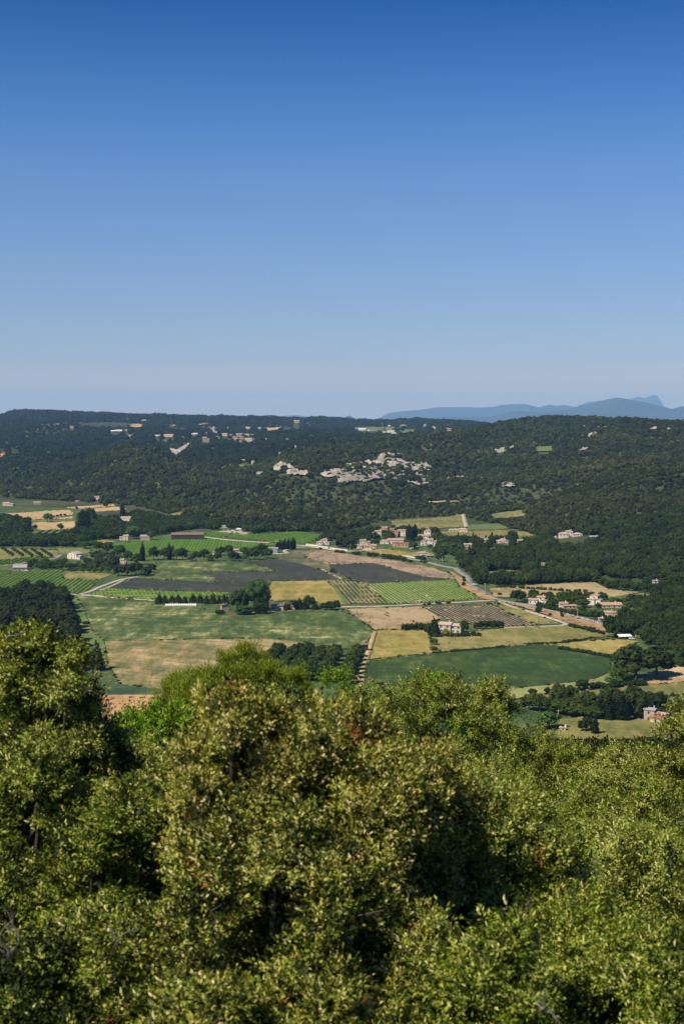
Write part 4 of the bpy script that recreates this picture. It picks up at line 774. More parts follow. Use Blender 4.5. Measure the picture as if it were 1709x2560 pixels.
# guard rail of white stones along the road
P = hit([1396 + 12.5 * i for i in range(9)], [1531.5 + 3.6 * i for i in range(9)])
stone_me = MB().box(-.3, -.3, 0, .3, .3, 1.0).poly([(-.3, -.3, 1), (.3, -.3, 1), (.3, .3, 1), (-.3, .3, 1), (0, 0, 1.2)], [(0, 1, 4), (1, 2, 4), (2, 3, 4), (3, 0, 4)]).mesh('kerb_stone', m_white)
for i, p in enumerate(P):
    o = put('kerb_stone', stone_me, None, (p[0], p[1] + 4.2, p[2])); tag(o, 'white marker stone on the far edge of the road near the orange farmhouse', 'marker stone', 'white marker stones along the road')
def car(px, py, rot, col, label, name='parked_car'):
    P = hit(px, py)[0]; t = empty(name, P, R(rot)); tag(t, label, 'car')
    m = plain('car_paint_%d' % px, col, 0.3, 0.03)
    MB().poly([(-2.1, -.85, .35), (2.1, -.85, .35), (2.1, -.85, .85), (1.2, -.85, .95), (.55, -.7, 1.45), (-1.1, -.7, 1.45), (-1.9, -.85, .95), (-2.1, -.85, .9),
               (-2.1, .85, .35), (2.1, .85, .35), (2.1, .85, .85), (1.2, .85, .95), (.55, .7, 1.45), (-1.1, .7, 1.45), (-1.9, .85, .95), (-2.1, .85, .9)],
              [tuple(range(8)), tuple(range(15, 7, -1))] + [(i, i + 8, (i + 1) % 8 + 8, (i + 1) % 8) for i in range(8)]).build('body', m, t)
    MB().box(-1.0, -.8, .98, .5, .8, 1.36).build('side_window', m_win, t)
    for x in (-1.3, 1.3):
        for y in (-.88, .7):
            b = MB(); n = 10
            b.poly([(x + .33 * math.cos(2 * math.pi * k / n), y, .33 + .33 * math.sin(2 * math.pi * k / n)) for k in range(n)] + [(x + .33 * math.cos(2 * math.pi * k / n), y + .18, .33 + .33 * math.sin(2 * math.pi * k / n)) for k in range(n)],
                   [tuple(range(n)), tuple(range(2 * n - 1, n - 1, -1))] + [(k, (k + 1) % n, (k + 1) % n + n, k + n) for k in range(n)]).build('wheel', m_win, t)
car(580, 1539, 2, (0.42, 0.08, 0.04), 'red vehicle left in the yard under the big plane tree', 'parked_van')
car(596, 1538, -4, (0.42, 0.10, 0.05), 'red vehicle right in the yard under the big plane tree')
car(1176, 1586, 30, (0.7, 0.7, 0.7), 'white car in the drive right of the stone farmhouse')
car(1186, 1463, 12, (0.7, 0.7, 0.7), 'white car at the bend of the country road')
car(1578, 1599, 5, (0.65, 0.65, 0.66), 'white car under the long open shed')
car(66, 1428, 10, (0.7, 0.7, 0.7), 'white car outside the low grey roofed house')
m_pole = plain('weathered_pole', (0.38, 0.34, 0.28), 0.8, 0.1, 1.0); m_poled = plain('dark_pole', (0.10, 0.09, 0.08), 0.8, 0.1, 1.0)
for px, py, hpx, m, lab in [(181, 1480, 15, m_pole, 'white pole at the path junction below the large left vineyard'), (268, 1495, 26, m_poled, 'thin dark pole beside the yellow green vines'), (222, 1400, 16, m_pole, 'pale pole right of the left white farmhouse'),
                            (28, 1412, 16, m_pole, 'pale pole at the left edge beside the road'), (75, 1402, 10, m_pole, 'short pale pole in the left vines by the road'), (756, 1360, 14, m_pole, 'pole left of the first hamlet villa'), (875, 1378, 18, m_pole, 'pale pole before the round hamlet trees'),
                            (968, 1386, 12, m_poled, 'dark pole on the grass before the hamlet'), (1099, 1415, 20, m_pole, 'left pole of the pair near the hamlet road'), (1105, 1407, 16, m_pole, 'right pole of the pair near the hamlet road'), (1144, 1424, 14, m_pole, 'pole above the road bend'),
                            (1212, 1489, 32, m_pole, 'tall pale utility pole at the road junction'), (1346, 1574, 32, m_poled, 'thin dark pole in the dry pasture'), (1443, 1543, 22, m_pole, 'pole beside the road before the orange house'), (1395, 1792, 18, m_pole, 'short pale pole before the dark lower right trees'),
                            (494, 1333, 12, m_poled, 'pole behind the long barn roof')]:
    P = hit(px, py)[0]; h = hpx * P[1] / F; t = empty('utility_pole', P); tag(t, lab, 'pole')
    MB().tube([(0, 0, -.3), (0, 0, h)], [.26, .17], 6).build('post', m, t)
    if hpx > 12: MB().box(-1.1, -.09, h - .7, 1.1, .09, h - .5).build('crossarm', m, t)
# ------------------------------------------------------------------ trees of the valley and the hills
def blob(n, lumps, rs, seed, size, zlo=-1.0, cone=None, flat=1.0, core=.8, corek=1, up=0.3):
    """leaf clumps spread over lumpy shells round a rough inner mass, unit size"""
    g = np.random.default_rng(seed); V = []; Fc = []; T_ = []
    L_ = np.array(lumps, float)
    wgt = L_[:, 3] ** 2; pick = g.choice(len(L_), n, p=wgt / wgt.sum()); D = g.normal(size=(n, 3)); D /= np.linalg.norm(D, axis=1)[:, None]
    D[:, 2] = np.where(D[:, 2] < -.35, -D[:, 2], D[:, 2])
    Pp = L_[pick, :3] + D * (L_[pick, 3] * g.uniform(.82, 1.08, n))[:, None]
    Nn = D + g.normal(size=(n, 3)) * .45 + np.array([0, 0, up]); Nn /= np.linalg.norm(Nn, axis=1)[:, None]
    A = np.cross(Nn, g.normal(size=(n, 3))); A /= np.linalg.norm(A, axis=1)[:, None] + 1e-9; B = np.cross(Nn, A)
    s = (size * g.uniform(.6, 1.3, n))[:, None]
    Q = np.stack([Pp - A * s, Pp - B * s * .7 + Nn * s * .25, Pp + A * s, Pp + B * s * .7 + Nn * s * .1], 1).reshape(-1, 3)
    i = np.arange(n) * 4; Fl = np.concatenate([np.stack([i, i + 1, i + 2], 1), np.stack([i, i + 2, i + 3], 1)])
    bm = bmesh.new()
    for l in L_:
        r = bmesh.ops.create_icosphere(bm, subdivisions=corek, radius=l[3] * core)
        for v in r['verts']: v.co = v.co * (1 + (g.random() - .5) * .25) + Vector(l[:3])
    cv = np.array([v.co for v in bm.verts]); bm.verts.index_update(); cf = np.array([[v.index for v in f.verts] for f in bm.faces]); bm.free()
    return np.concatenate([Q, cv]), np.concatenate([Fl, cf + len(Q)])
def lumps_round(n, seed, rx=.44, rz=.42, cz=.54, r=.2, flat=0.0):
    g = np.random.default_rng(seed); out = [(0, 0, cz, r * 1.25)]
    for k in range(n):
        th = 2.39996 * k + g.uniform(-.4, .4); ph = math.acos(1 - 1.55 * (k + .5) / n); rr = r * g.uniform(.7, 1.15)
        out.append(((rx - r * .7) * math.sin(ph) * math.cos(th), (rx - r * .7) * math.sin(ph) * math.sin(th), cz + (rz - r * .6) * math.cos(ph), rr))
    return out
GR = [(0.014, 0.027, 0.006), (0.028, 0.046, 0.009), (0.050, 0.070, 0.014)]
GR2 = [(0.024, 0.046, 0.008), (0.046, 0.076, 0.012), (0.080, 0.115, 0.020)]
m_for = foliage_mat('oak_forest', [(0.009, 0.015, 0.004), (0.028, 0.035, 0.008), (0.052, 0.068, 0.014), (0.12, 0.11, 0.030)], 0.0022, 0.12)
m_broad = foliage_mat('broadleaf', GR2, 0.02, 0.2); m_dark = foliage_mat('dark_broadleaf', GR, 0.02, 0.12)
m_bright = foliage_mat('bright_broadleaf', [(0.035, 0.075, 0.018), (0.06, 0.12, 0.025), (0.09, 0.16, 0.035)], 0.02, 0.25)
m_cyp = foliage_mat('cypress', [(0.007, 0.015, 0.005), (0.013, 0.023, 0.007), (0.020, 0.032, 0.009)], 0.03, 0.05)
m_con = foliage_mat('conifer', [(0.012, 0.022, 0.006), (0.024, 0.036, 0.009), (0.042, 0.054, 0.014)], 0.02, 0.08)
m_silver = foliage_mat('silvery', [(0.06, 0.085, 0.045), (0.10, 0.13, 0.075), (0.15, 0.18, 0.11)], 0.03, 0.15)
m_gold_b = foliage_mat('golden_bush', [(0.14, 0.17, 0.02), (0.22, 0.24, 0.03), (0.30, 0.30, 0.06)], 0.03, 0.25)
m_bark = plain('bark', (0.10, 0.08, 0.06), 0.9, 0.3, 2)
PR = {}
def proto(key, geo, mat, trunk=None):
    PR[key] = (mesh_np(key, geo[0], geo[1], mat), trunk)
trunk_me = MB().tube([(0, 0, -.06), (.01, 0, .2), (0, .01, .45)], [.035, .028, .018], 6).tube([(0, 0, .28), (.14, .03, .5)], [.018, .01], 4).tube([(0, 0, .25), (-.13, .06, .48)], [.018, .01], 4).mesh('trunk', m_bark)
for k in range(3):
    proto('broad%d' % k, blob(620, lumps_round(11 + k, 100 + k), 0, 200 + k, .052), m_broad, trunk_me)
    proto('dark%d' % k, blob(620, lumps_round(12 + k, 110 + k, rx=.47, rz=.42, cz=.5, r=.19), 0, 210 + k, .05), m_dark, trunk_me)
    proto('bright%d' % k, blob(620, lumps_round(10 + k, 120 + k), 0, 220 + k, .052), m_bright, trunk_me)
    proto('bush%d' % k, blob(420, lumps_round(8 + k, 130 + k, rx=.5, rz=.5, cz=.45, r=.26), 0, 230 + k, .07), m_dark, None)
proto('silver0', blob(500, lumps_round(11, 140), 0, 240, .05), m_silver, trunk_me)
proto('gold0', blob(420, lumps_round(9, 131, rx=.5, rz=.5, cz=.45, r=.26), 0, 231, .07), m_gold_b, None)
proto('plane0', blob(2600, lumps_round(22, 150, rx=.50, rz=.44, cz=.52, r=.15), 0, 250, .024), m_bright, trunk_me)
proto('plane1', blob(2600, lumps_round(24, 151, rx=.50, rz=.44, cz=.52, r=.15), 0, 251, .024), m_broad, trunk_me)
for k in range(2):
    g = np.random.default_rng(300 + k)
    cyp = [(g.uniform(-.012, .012), g.uniform(-.012, .012), .06 + .09 * i, .085 * (1 - (i / 10.5) ** 2.2) + .012) for i in range(11)]
    proto('cyp%d' % k, blob(520, cyp, 0, 310 + k, .026, core=.9, up=.6), m_cyp, None)
    pop = [(g.uniform(-.02, .02), g.uniform(-.02, .02), .14 + .085 * i, .12 * math.sin(math.pi * min(1, .28 + i / 13)) + .02) for i in range(10)]
    proto('poplar%d' % k, blob(620, pop, 0, 320 + k, .03, core=.85, up=.5), m_cyp, trunk_me)
    con = []
    for i in range(9):
        rr = .25 * (1 - i / 9.5) + .03; n = max(1, int(rr * 22))
        for j in range(n):
            t_ = 2 * math.pi * j / n + i; con.append((rr * .62 * math.cos(t_), rr * .62 * math.sin(t_), .1 + .095 * i, rr * .5 + .01))
    proto('con%d' % k, blob(900, con, 0, 330 + k, .033, core=.8, up=.1), m_con, trunk_me)
fl = []
for k in (2, 3):
    proto('con%d' % k, blob(900, lumps_round(13 + k, 170 + k, rx=.27, rz=.44, cz=.52, r=.13), 0, 340 + k, .034, up=.4), m_con, trunk_me)
for k in range(4):
    proto('forest%d' % k, blob(110, lumps_round(5 + k % 3, 160 + k, rx=.5, rz=.42, cz=.5, r=.26), 0, 260 + k, .12, core=.86), m_for, None)
    fl.append(PR['forest%d' % k][0])
m_for2 = foliage_mat('far_oak_forest', [(0.006, 0.012, 0.003), (0.016, 0.025, 0.006), (0.030, 0.040, 0.011), (0.060, 0.064, 0.020)], 0.0016, 0.12)
fl2 = [mesh_np('far_forest%d' % k, *blob(110, lumps_round(6 + k, 180 + k, rx=.5, rz=.42, cz=.5, r=.26), 0, 280 + k, .12, core=.86), m_for2) for k in range(3)]
ORD = ['leftmost', 'second from left', 'third from left', 'fourth from left', 'fifth from left', 'sixth from left', 'seventh from left', 'eighth from left', 'ninth from left', 'tenth from left',
       'eleventh from left', 'twelfth from left', 'thirteenth from left', 'fourteenth from left', 'fifteenth from left', 'sixteenth from left', 'seventeenth from left', 'eighteenth from left', 'nineteenth from left', 'twentieth from left']
NAMES = {'broad': ('broadleaf_tree', 'tree'), 'dark': ('evergreen_oak', 'tree'), 'bright': ('broadleaf_tree', 'tree'), 'bush': ('shrub', 'shrub'), 'silver': ('olive_tree', 'tree'), 'gold': ('golden_shrub', 'shrub'), 'plane': ('plane_tree', 'tree'), 'cyp': ('cypress', 'tree'), 'poplar': ('poplar', 'tree'), 'con': ('conifer', 'tree')}
CNT = {}
TREES = []
def tree(kind, px, base, wpx, hpx, label, group=None, dy=0):
    P = hit(px, base)[0]; sc = P[1] / F; h = hpx * sc; w = wpx * sc
    var = [k for k in PR if k.rstrip('0123456789') == kind and k not in ('con2', 'con3')]; CNT[kind] = CNT.get(kind, -1) + 1
    me, tr = PR[var[CNT[kind] % len(var)]]
    xs = [v for v in (me.vertices[i].co.x for i in range(0, len(me.vertices), 7))]; nat = (max(xs) - min(xs))
    nm, cat = NAMES[kind]
    S = (w / nat, w / nat * random.uniform(.9, 1.1), h); rz = random.uniform(0, 6.28)
    if tr:
        t = empty(nm, (P[0], P[1] + dy, P[2] - .1), rz); t.scale = S; put('crown', me, t); put('trunk', tr, t)
    else:
        t = put(nm, me, None, (P[0], P[1] + dy, P[2] - .1)); t.rotation_euler.z = rz; t.scale = S
    tag(t, label, cat, group); TREES.append((P[0], P[1], w)); return t
def row(kind, pts, phrase, group):
    """pts: (px, base, w, h) from left to right; each labelled by its place in the row"""
    kinds = kind if isinstance(kind, (list, tuple)) else [kind]
    pts = sorted(pts)
    for i, p in enumerate(pts):
        lab = (ORD[i] if i < len(pts) - 1 or len(pts) > 20 else 'rightmost') + ' ' + phrase if len(pts) > 1 else phrase
        tree(kinds[i % len(kinds)], *p, lab, group)
def jit(x0, y0, x1, y1, n, w, h, j=.25, s=1):
    g = np.random.default_rng(s); return [(x0 + (x1 - x0) * i / max(1, n - 1) + g.uniform(-j, j) * w * .4, y0 + (y1 - y0) * i / max(1, n - 1), w * g.uniform(.85, 1.2), h * g.uniform(.8, 1.2)) for i in range(n)]
# big plane trees by the farm
tree('plane', 640, 1527, 84, 78, 'largest round plane tree of the valley, right crown over the farm'); tree('plane', 598, 1532, 56, 60, 'lower left plane tree leaning over the old stone barn')
tree('dark', 650, 1536, 46, 34, 'dark bushy tree at the foot of the right plane crown'); tree('bright', 608, 1538, 50, 26, 'bright low bush at the foot of the plane trees')
tree('poplar', 662, 1530, 26, 60, 'dark upright tree at the right edge of the plane trees')
tree('bush', 549, 1537, 26, 14, 'bright bush left of the old stone barn')
row('con', [(398, 1511, 26, 34), (412, 1511, 22, 30), (430, 1507, 22, 24), (446, 1508, 22, 27), (462, 1508, 18, 22), (482, 1506, 22, 26), (500, 1508, 24, 28), (516, 1510, 22, 26), (532, 1510, 24, 33), (548, 1509, 16, 22), (560, 1511, 18, 32), (568, 1511, 14, 28)], 'dark conifer in the row behind the white polytunnel', 'dark conifers behind the polytunnel')
row(['con', 'dark', 'con'], [(716, 1525, 30, 22), (732, 1524, 26, 26), (748, 1523, 26, 34), (762, 1523, 24, 24), (772, 1523, 34, 36), (788, 1524, 22, 22)], 'dark tree of the row right of the low farm building', 'dark trees right of the low farm building')
row('bush', [(808, 1525, 22, 18), (822, 1525, 26, 22), (838, 1525, 30, 26)], 'round dark bush at the right end of the farm row', 'round bushes at the end of the farm row')
row('cyp', [(694, 1373, 14, 20), (700, 1372, 12, 26), (706, 1374, 12, 24), (711, 1373, 12, 28), (717, 1374, 12, 23), (721, 1373, 12, 30), (727, 1374, 12, 26), (732, 1373, 12, 31), (736, 1373, 10, 32)], 'cypress in the dense block right of the grey shed', 'cypress block right of the grey shed')
row(['broad', 'dark', 'bright', 'dark', 'broad'], [(410, 1398, 26, 30), (424, 1400, 24, 40), (442, 1401, 26, 30), (456, 1400, 28, 34), (476, 1403, 22, 20), (490, 1401, 22, 24), (510, 1401, 34, 30), (523, 1403, 24, 20), (545, 1402, 24, 24), (550, 1388, 28, 22), (572, 1386, 24, 24), (583, 1403, 30, 28), (610, 1388, 24, 22), (622, 1399, 26, 28), (636, 1399, 34, 34), (655, 1382, 30, 24), (672, 1397, 26, 28), (662, 1395, 22, 24)], 'round tree in the belt below the bright vines', 'round trees below the bright vines')
row(['silver', 'silver'], [(476, 1404, 16, 20), (612, 1402, 16, 16), (598, 1402, 16, 14)], 'silvery small tree at the foot of the belt below the vines', 'silvery trees below the vines')
row('cyp', [(357, 1402, 13, 52), (352, 1403, 10, 40), (423, 1400, 13, 46)], 'tall cypress rising left of the belt of round trees', 'tall cypresses left in the belt')
row(['dark', 'broad', 'dark'], [(300, 1392, 32, 30), (250, 1378, 30, 26), (270, 1384, 34, 30), (320, 1402, 30, 26), (340, 1412, 30, 30), (384, 1400, 28, 36), (340, 1438, 40, 36), (318, 1440, 34, 34), (296, 1440, 34, 30), (365, 1440, 28, 26), (378, 1432, 26, 24), (280, 1420, 30, 26)], 'round tree in the clump right of the left white farmhouse', 'trees right of the left white farmhouse')
row('bright', [(214, 1371, 30, 18), (235, 1370, 28, 20), (332, 1347, 40, 34), (253, 1347, 12, 12), (380, 1350, 26, 24)], 'bright green round tree left of the long barn', 'bright trees left of the long barn')
row('silver', [(355, 1441, 22, 18), (372, 1438, 20, 18)], 'yellowish round bush at the left lavender tip', 'yellowish bushes at the lavender tip')
row('poplar', [(208, 1330, 24, 60), (218, 1330, 22, 58), (201, 1332, 22, 40), (235, 1312, 14, 46), (306, 1298, 16, 46)], 'tall dark poplar in the upper left woods', 'tall poplars in the upper left woods')
tree('bright', 119, 1306, 26, 24, 'lone rounded tree between the upper left wheat fields'); tree('bright', 151, 1327, 18, 20, 'small lone tree standing before the tan wheat field'); tree('dark', 264, 1269, 13, 14, 'small round tree on the farthest wheat strip'); tree('bush', 192, 1272, 8, 6, 'tiny bush at the tip of the farthest wheat strip')
row('bush', [(133, 1293, 10, 5), (143, 1292, 9, 6), (152, 1291, 10, 7), (162, 1290, 9, 6)], 'small shrub in the hedge between the upper left wheat fields', 'hedge shrubs between upper left wheat fields')
row('dark', [(62, 1318, 30, 26), (88, 1324, 14, 14), (76, 1334, 18, 16), (70, 1342, 12, 10), (40, 1312, 34, 24)], 'dark oak at the left of the small upper vineyard', 'dark oaks left of the small upper vineyard')
row('bright', [(172, 1431, 12, 12), (188, 1432, 14, 12), (205, 1432, 14, 13), (221, 1432, 14, 13), (238, 1433, 16, 15), (254, 1433, 16, 16), (270, 1434, 18, 18)], 'round clipped tree in the line above the fallow patch', 'clipped trees above the fallow patch')
row('silver', [(150, 1418, 14, 14), (170, 1420, 16, 16), (195, 1416, 14, 14), (270, 1412, 26, 26), (92, 1420, 14, 12)], 'greyish olive tree below the left white farmhouse', 'olive trees below the left white farmhouse')
for r_ in range(5):
    row('broad', [(8 + 24 * i + r_ * 6, 1376 + r_ * 4.4 + i * .6, 9, 9 + r_) for i in range(5)], 'orchard tree in the %s row above the left vines' % ['top', 'second', 'middle', 'fourth', 'lowest'][r_], 'young orchard trees above the left vines')
# conifer wood at the left, lone conifer
tree('con', 243, 1676, 46, 88, 'big lone dark conifer casting a shadow on the stubble field'); tree('bush', 216, 1562, 22, 10, 'low dark bush between the conifer wood and the big field')
# orchard plantation in front of the shed
for r_ in range(6):
    x0, y0, x1, y1 = [(700, 1640, 640, 1700), (738, 1640, 700, 1700), (772, 1638, 742, 1700), (802, 1642, 775, 1700), (838, 1642, 812, 1705), (893, 1640, 868, 1706)][r_]
    n = 7; row(['dark', 'broad'], [(x0 + (x1 - x0) * i / (n - 1), y0 + (y1 - y0) * i / (n - 1) + (r_ % 2) * 3, 38 + i * 2, 35 + i * 2) for i in range(n)], 'tree in the %s line of the dense plantation near the brown shed' % ['leftmost', 'second', 'third', 'fourth', 'fifth', 'rightmost'][r_], 'trees of the dense plantation near the brown shed')
row('dark', [(750, 1634, 28, 30), (690, 1628, 24, 24)], 'taller tree at the top of the dense plantation', 'taller trees atop the plantation')
# stone farmhouse garden
tree('con', 1085, 1590, 38, 56, 'dark conifer left of the stone farmhouse'); tree('dark', 1070, 1590, 24, 34, 'dark shrub tree at the foot of the farmhouse conifer'); tree('broad', 1160, 1583, 26, 34, 'round tree right of the stone farmhouse'); tree('gold', 1113, 1592, 26, 20, 'golden yellow bush before the stone farmhouse')
row('bush', [(1008, 1578, 16, 19), (1018, 1577, 16, 19), (1029, 1577, 16, 20), (1040, 1576, 16, 20), (1051, 1577, 16, 21), (1062, 1577, 16, 20)], 'block of the clipped dark hedge left of the farmhouse', 'clipped dark hedge left of the farmhouse')
row('bush', [(1190, 1572, 20, 16), (1202, 1572, 16, 20), (1213, 1572, 16, 22), (1224, 1571, 16, 20), (1235, 1572, 16, 22), (1246, 1570, 16, 20), (1255, 1569, 12, 16)], 'dark bush of the hedge right of the farmhouse', 'dark hedge right of the farmhouse')
row('bush', [(1088, 1594, 16, 10), (1100, 1594, 14, 9), (1128, 1593, 18, 12), (1142, 1593, 18, 12), (1156, 1593, 18, 13), (1170, 1592, 16, 12), (1182, 1591, 16, 14), (1196, 1592, 14, 12)], 'low hedge bush before the farmhouse garden', 'low hedge before the farmhouse garden')
tree('bright', 1084, 1613, 24, 18, 'round shrub at the top corner of the barley field'); tree('bush', 1086, 1628, 16, 12, 'dark shrub at the lower right of the barley field'); tree('bush', 1097, 1629, 9, 6, 'tiny bush right of the barley field corner')
tree('bush', 924, 1558, 4, 6, 'small dark bush in the straw field'); tree('bush', 1033, 1556, 5, 6, 'second tiny bush in the straw field'); tree('bush', 1122, 1610, 4, 5, 'tiny dark bush in the dry pasture')
row('bush', jit(1090, 1635, 1256, 1620, 15, 15, 7, .3, 5), 'low bush in the hedge above the deep green field', 'hedge above the deep green field')
row('bush', jit(1312, 1613, 1400, 1609, 9, 14, 6, .3, 6) + jit(1412, 1608, 1478, 1600, 6, 15, 8, .3, 7), 'low bush of the hedge between pasture and mustard field', 'hedge under the long pasture')
row('bush', jit(1402, 1625, 1530, 1646, 13, 17, 11, .3, 8), 'bush of the hedge between mustard and deep green fields', 'hedge below the mustard field')
row('bush', [(1060, 1514, 9, 6), (1072, 1512, 12, 6), (1095, 1511, 16, 7), (1120, 1510, 14, 8), (1245, 1513, 10, 7)], 'small bush on the path under the bright vineyard', 'bushes on the path under the vineyard')
# right bushes in a line, big tree, lower right band
tree('bush', 1331, 1737, 25, 17, 'brownish bush leftmost on the meadow edge at the right'); tree('bush', 1367, 1735, 17, 18, 'small brownish bush second on the meadow edge'); tree('dark', 1396, 1734, 38, 27, 'large dark round bush on the meadow edge'); tree('bright', 1426, 1728, 18, 17, 'small bright round bush on the meadow edge'); tree('dark', 1456, 1726, 38, 31, 'tall dark bush at the right end of the meadow edge')
tree('dark', 1590, 1700, 130, 92, 'huge dark evergreen oak between the crop field and ochre field'); tree('dark', 1640, 1690, 90, 70, 'dark evergreen oak right behind the huge one'); tree('broad', 1550, 1708, 60, 42, 'greyish round tree at the left foot of the huge oak'); tree('bright', 1534, 1716, 42, 26, 'bright flat topped pine below the huge oak')
tree('bright', 1680, 1660, 44, 36, 'light green tree near the right edge above the ochre field'); tree('broad', 1700, 1668, 30, 26, 'pale round bush on the right edge above the ochre field')
row('bush', jit(1480, 1722, 1600, 1716, 9, 24, 16, .3, 9), 'green bush of the overgrown bank below the huge oak', 'overgrown bank below the huge oak')
row('bush', jit(1560, 1600, 1480, 1604, 4, 12, 6, .3, 10), 'low bush before the long open shed', 'low bushes before the open shed')
row(['dark', 'broad'], jit(1325, 1775, 1480, 1798, 12, 44, 40, .3, 11), 'round tree in the dark band above the lower right meadow', 'round trees of the lower right band')
row('cyp', [(1462, 1796, 14, 56), (1502, 1800, 14, 48), (1509, 1800, 12, 50), (1523, 1802, 26, 80), (1534, 1802, 16, 66), (1555, 1802, 30, 74), (1496, 1799, 16, 50), (1566, 1803, 20, 54), (1543, 1802, 20, 60)], 'dark cypress in the lower right group', 'dark cypresses of the lower right group')
tree('dark', 1588, 1796, 62, 76, 'large round dark tree left of the stone gable house'); tree('dark', 1646, 1770, 50, 44, 'dark tree behind the stone gable house')
row('dark', [(1455, 1830, 30, 34), (1470, 1828, 30, 42)], 'dark tree standing on the lower right meadow', 'dark trees on the lower right meadow')
tree('cyp', 1487, 1836, 24, 46, 'short broad cypress on the lower right meadow'); tree('bright', 1372, 1822, 64, 46, 'bright rounded pine just above the right foreground oaks')
tree('bush', 1655, 1782, 26, 16, 'green bush against the wall of the stone gable house')
# hamlet trees
row('poplar', [(1022, 1352, 15, 46), (1029, 1353, 14, 42), (1036, 1352, 17, 46), (997, 1348, 9, 22), (984, 1348, 9, 18)], 'tall dark poplar in the middle of the hamlet', 'tall poplars in the hamlet')
row('dark', [(852, 1368, 34, 28), (872, 1370, 36, 28), (1086, 1339, 34, 24), (934, 1355, 34, 26), (882, 1377, 20, 18)], 'large round dark tree of the hamlet', 'large round trees of the hamlet')
row(['bright', 'broad'], [(1030, 1374, 20, 18), (1048, 1358, 20, 20), (920, 1371, 18, 12), (962, 1346, 24, 14), (1100, 1405, 26, 22), (1052, 1405, 28, 18), (1062, 1410, 12, 10), (1118, 1380, 34, 26), (1138, 1385, 36, 30), (1110, 1366, 30, 22), (1008, 1327, 26, 14), (800, 1376, 10, 8), (1075, 1372, 16, 12)], 'garden tree among the hamlet houses', 'garden trees among the hamlet houses')
row('bush', [(842, 1382, 20, 8), (854, 1383, 18, 8), (886, 1387, 18, 9), (896, 1388, 18, 9), (925, 1391, 20, 10), (938, 1390, 20, 9), (960, 1396, 20, 12), (973, 1397, 20, 12), (986, 1399, 18, 12), (998, 1400, 20, 12), (1008, 1403, 18, 11), (1024, 1406, 14, 8)], 'low round shrub of the hedge below the hamlet road', 'hedge shrubs below the hamlet')
row('cyp', [(1145, 1352, 6, 26), (1182, 1348, 6, 20), (1189, 1357, 6, 26), (1229, 1344, 7, 16), (1172, 1382, 7, 22), (1611, 1511, 9, 34), (1214, 1345, 6, 9)], 'slim cypress spire in the gardens right of the hamlet', 'slim cypress spires right of the hamlet')
tree('dark', 1281, 1352, 28, 28, 'dark tree standing alone on the pale dry slope'); tree('bush', 830, 1434, 14, 14, 'round bush on the dirt path by the central lavender'); tree('bush', 876, 1447, 5, 4, 'tiny bush at the lavender corner')
# road side and right houses
row('dark', [(1292, 1506, 44, 34), (1334, 1496, 30, 24), (1384, 1516, 26, 22), (1160, 1456, 10, 12), (1512, 1500, 14, 18), (1495, 1524, 18, 18), (1435, 1512, 14, 20)], 'dark round tree near the houses below the tan orchard slope', 'dark trees around the right houses')
row('bush', [(1158, 1466, 12, 12), (1248, 1489, 12, 8), (1345, 1532, 18, 16), (1374, 1541, 10, 9), (1404, 1544, 10, 12), (1222, 1511, 14, 5), (1158, 1446, 8, 7)], 'small bush on the dry orange bank', 'bushes on the orange banks')
row('bush', jit(1345, 1518, 1440, 1540, 12, 20, 12, .3, 14), 'green roadside bush before the white L shaped house', 'green roadside bushes')
row('bush', jit(1430, 1568, 1500, 1585, 6, 24, 10, .3, 15), 'green scrub bush between the road and the pasture corner', 'scrub bushes below the road')
row(['bright', 'broad', 'gold'], jit(1455, 1540, 1500, 1545, 4, 24, 18, .3, 16) + jit(1560, 1540, 1610, 1548, 4, 28, 24, .3, 17), 'garden tree around the orange farmhouse', 'garden trees around the orange farmhouse')
row('broad', jit(1255, 1470, 1480, 1485, 22, 12, 10, .8, 18)[:20], 'small olive tree on the upper tan slope', 'small olive trees on the tan slope')
row('dark', jit(1360, 1492, 1500, 1492, 9, 16, 14, .6, 19), 'small dark tree on the lower edge of the tan slope', 'dark trees on the lower tan slope')

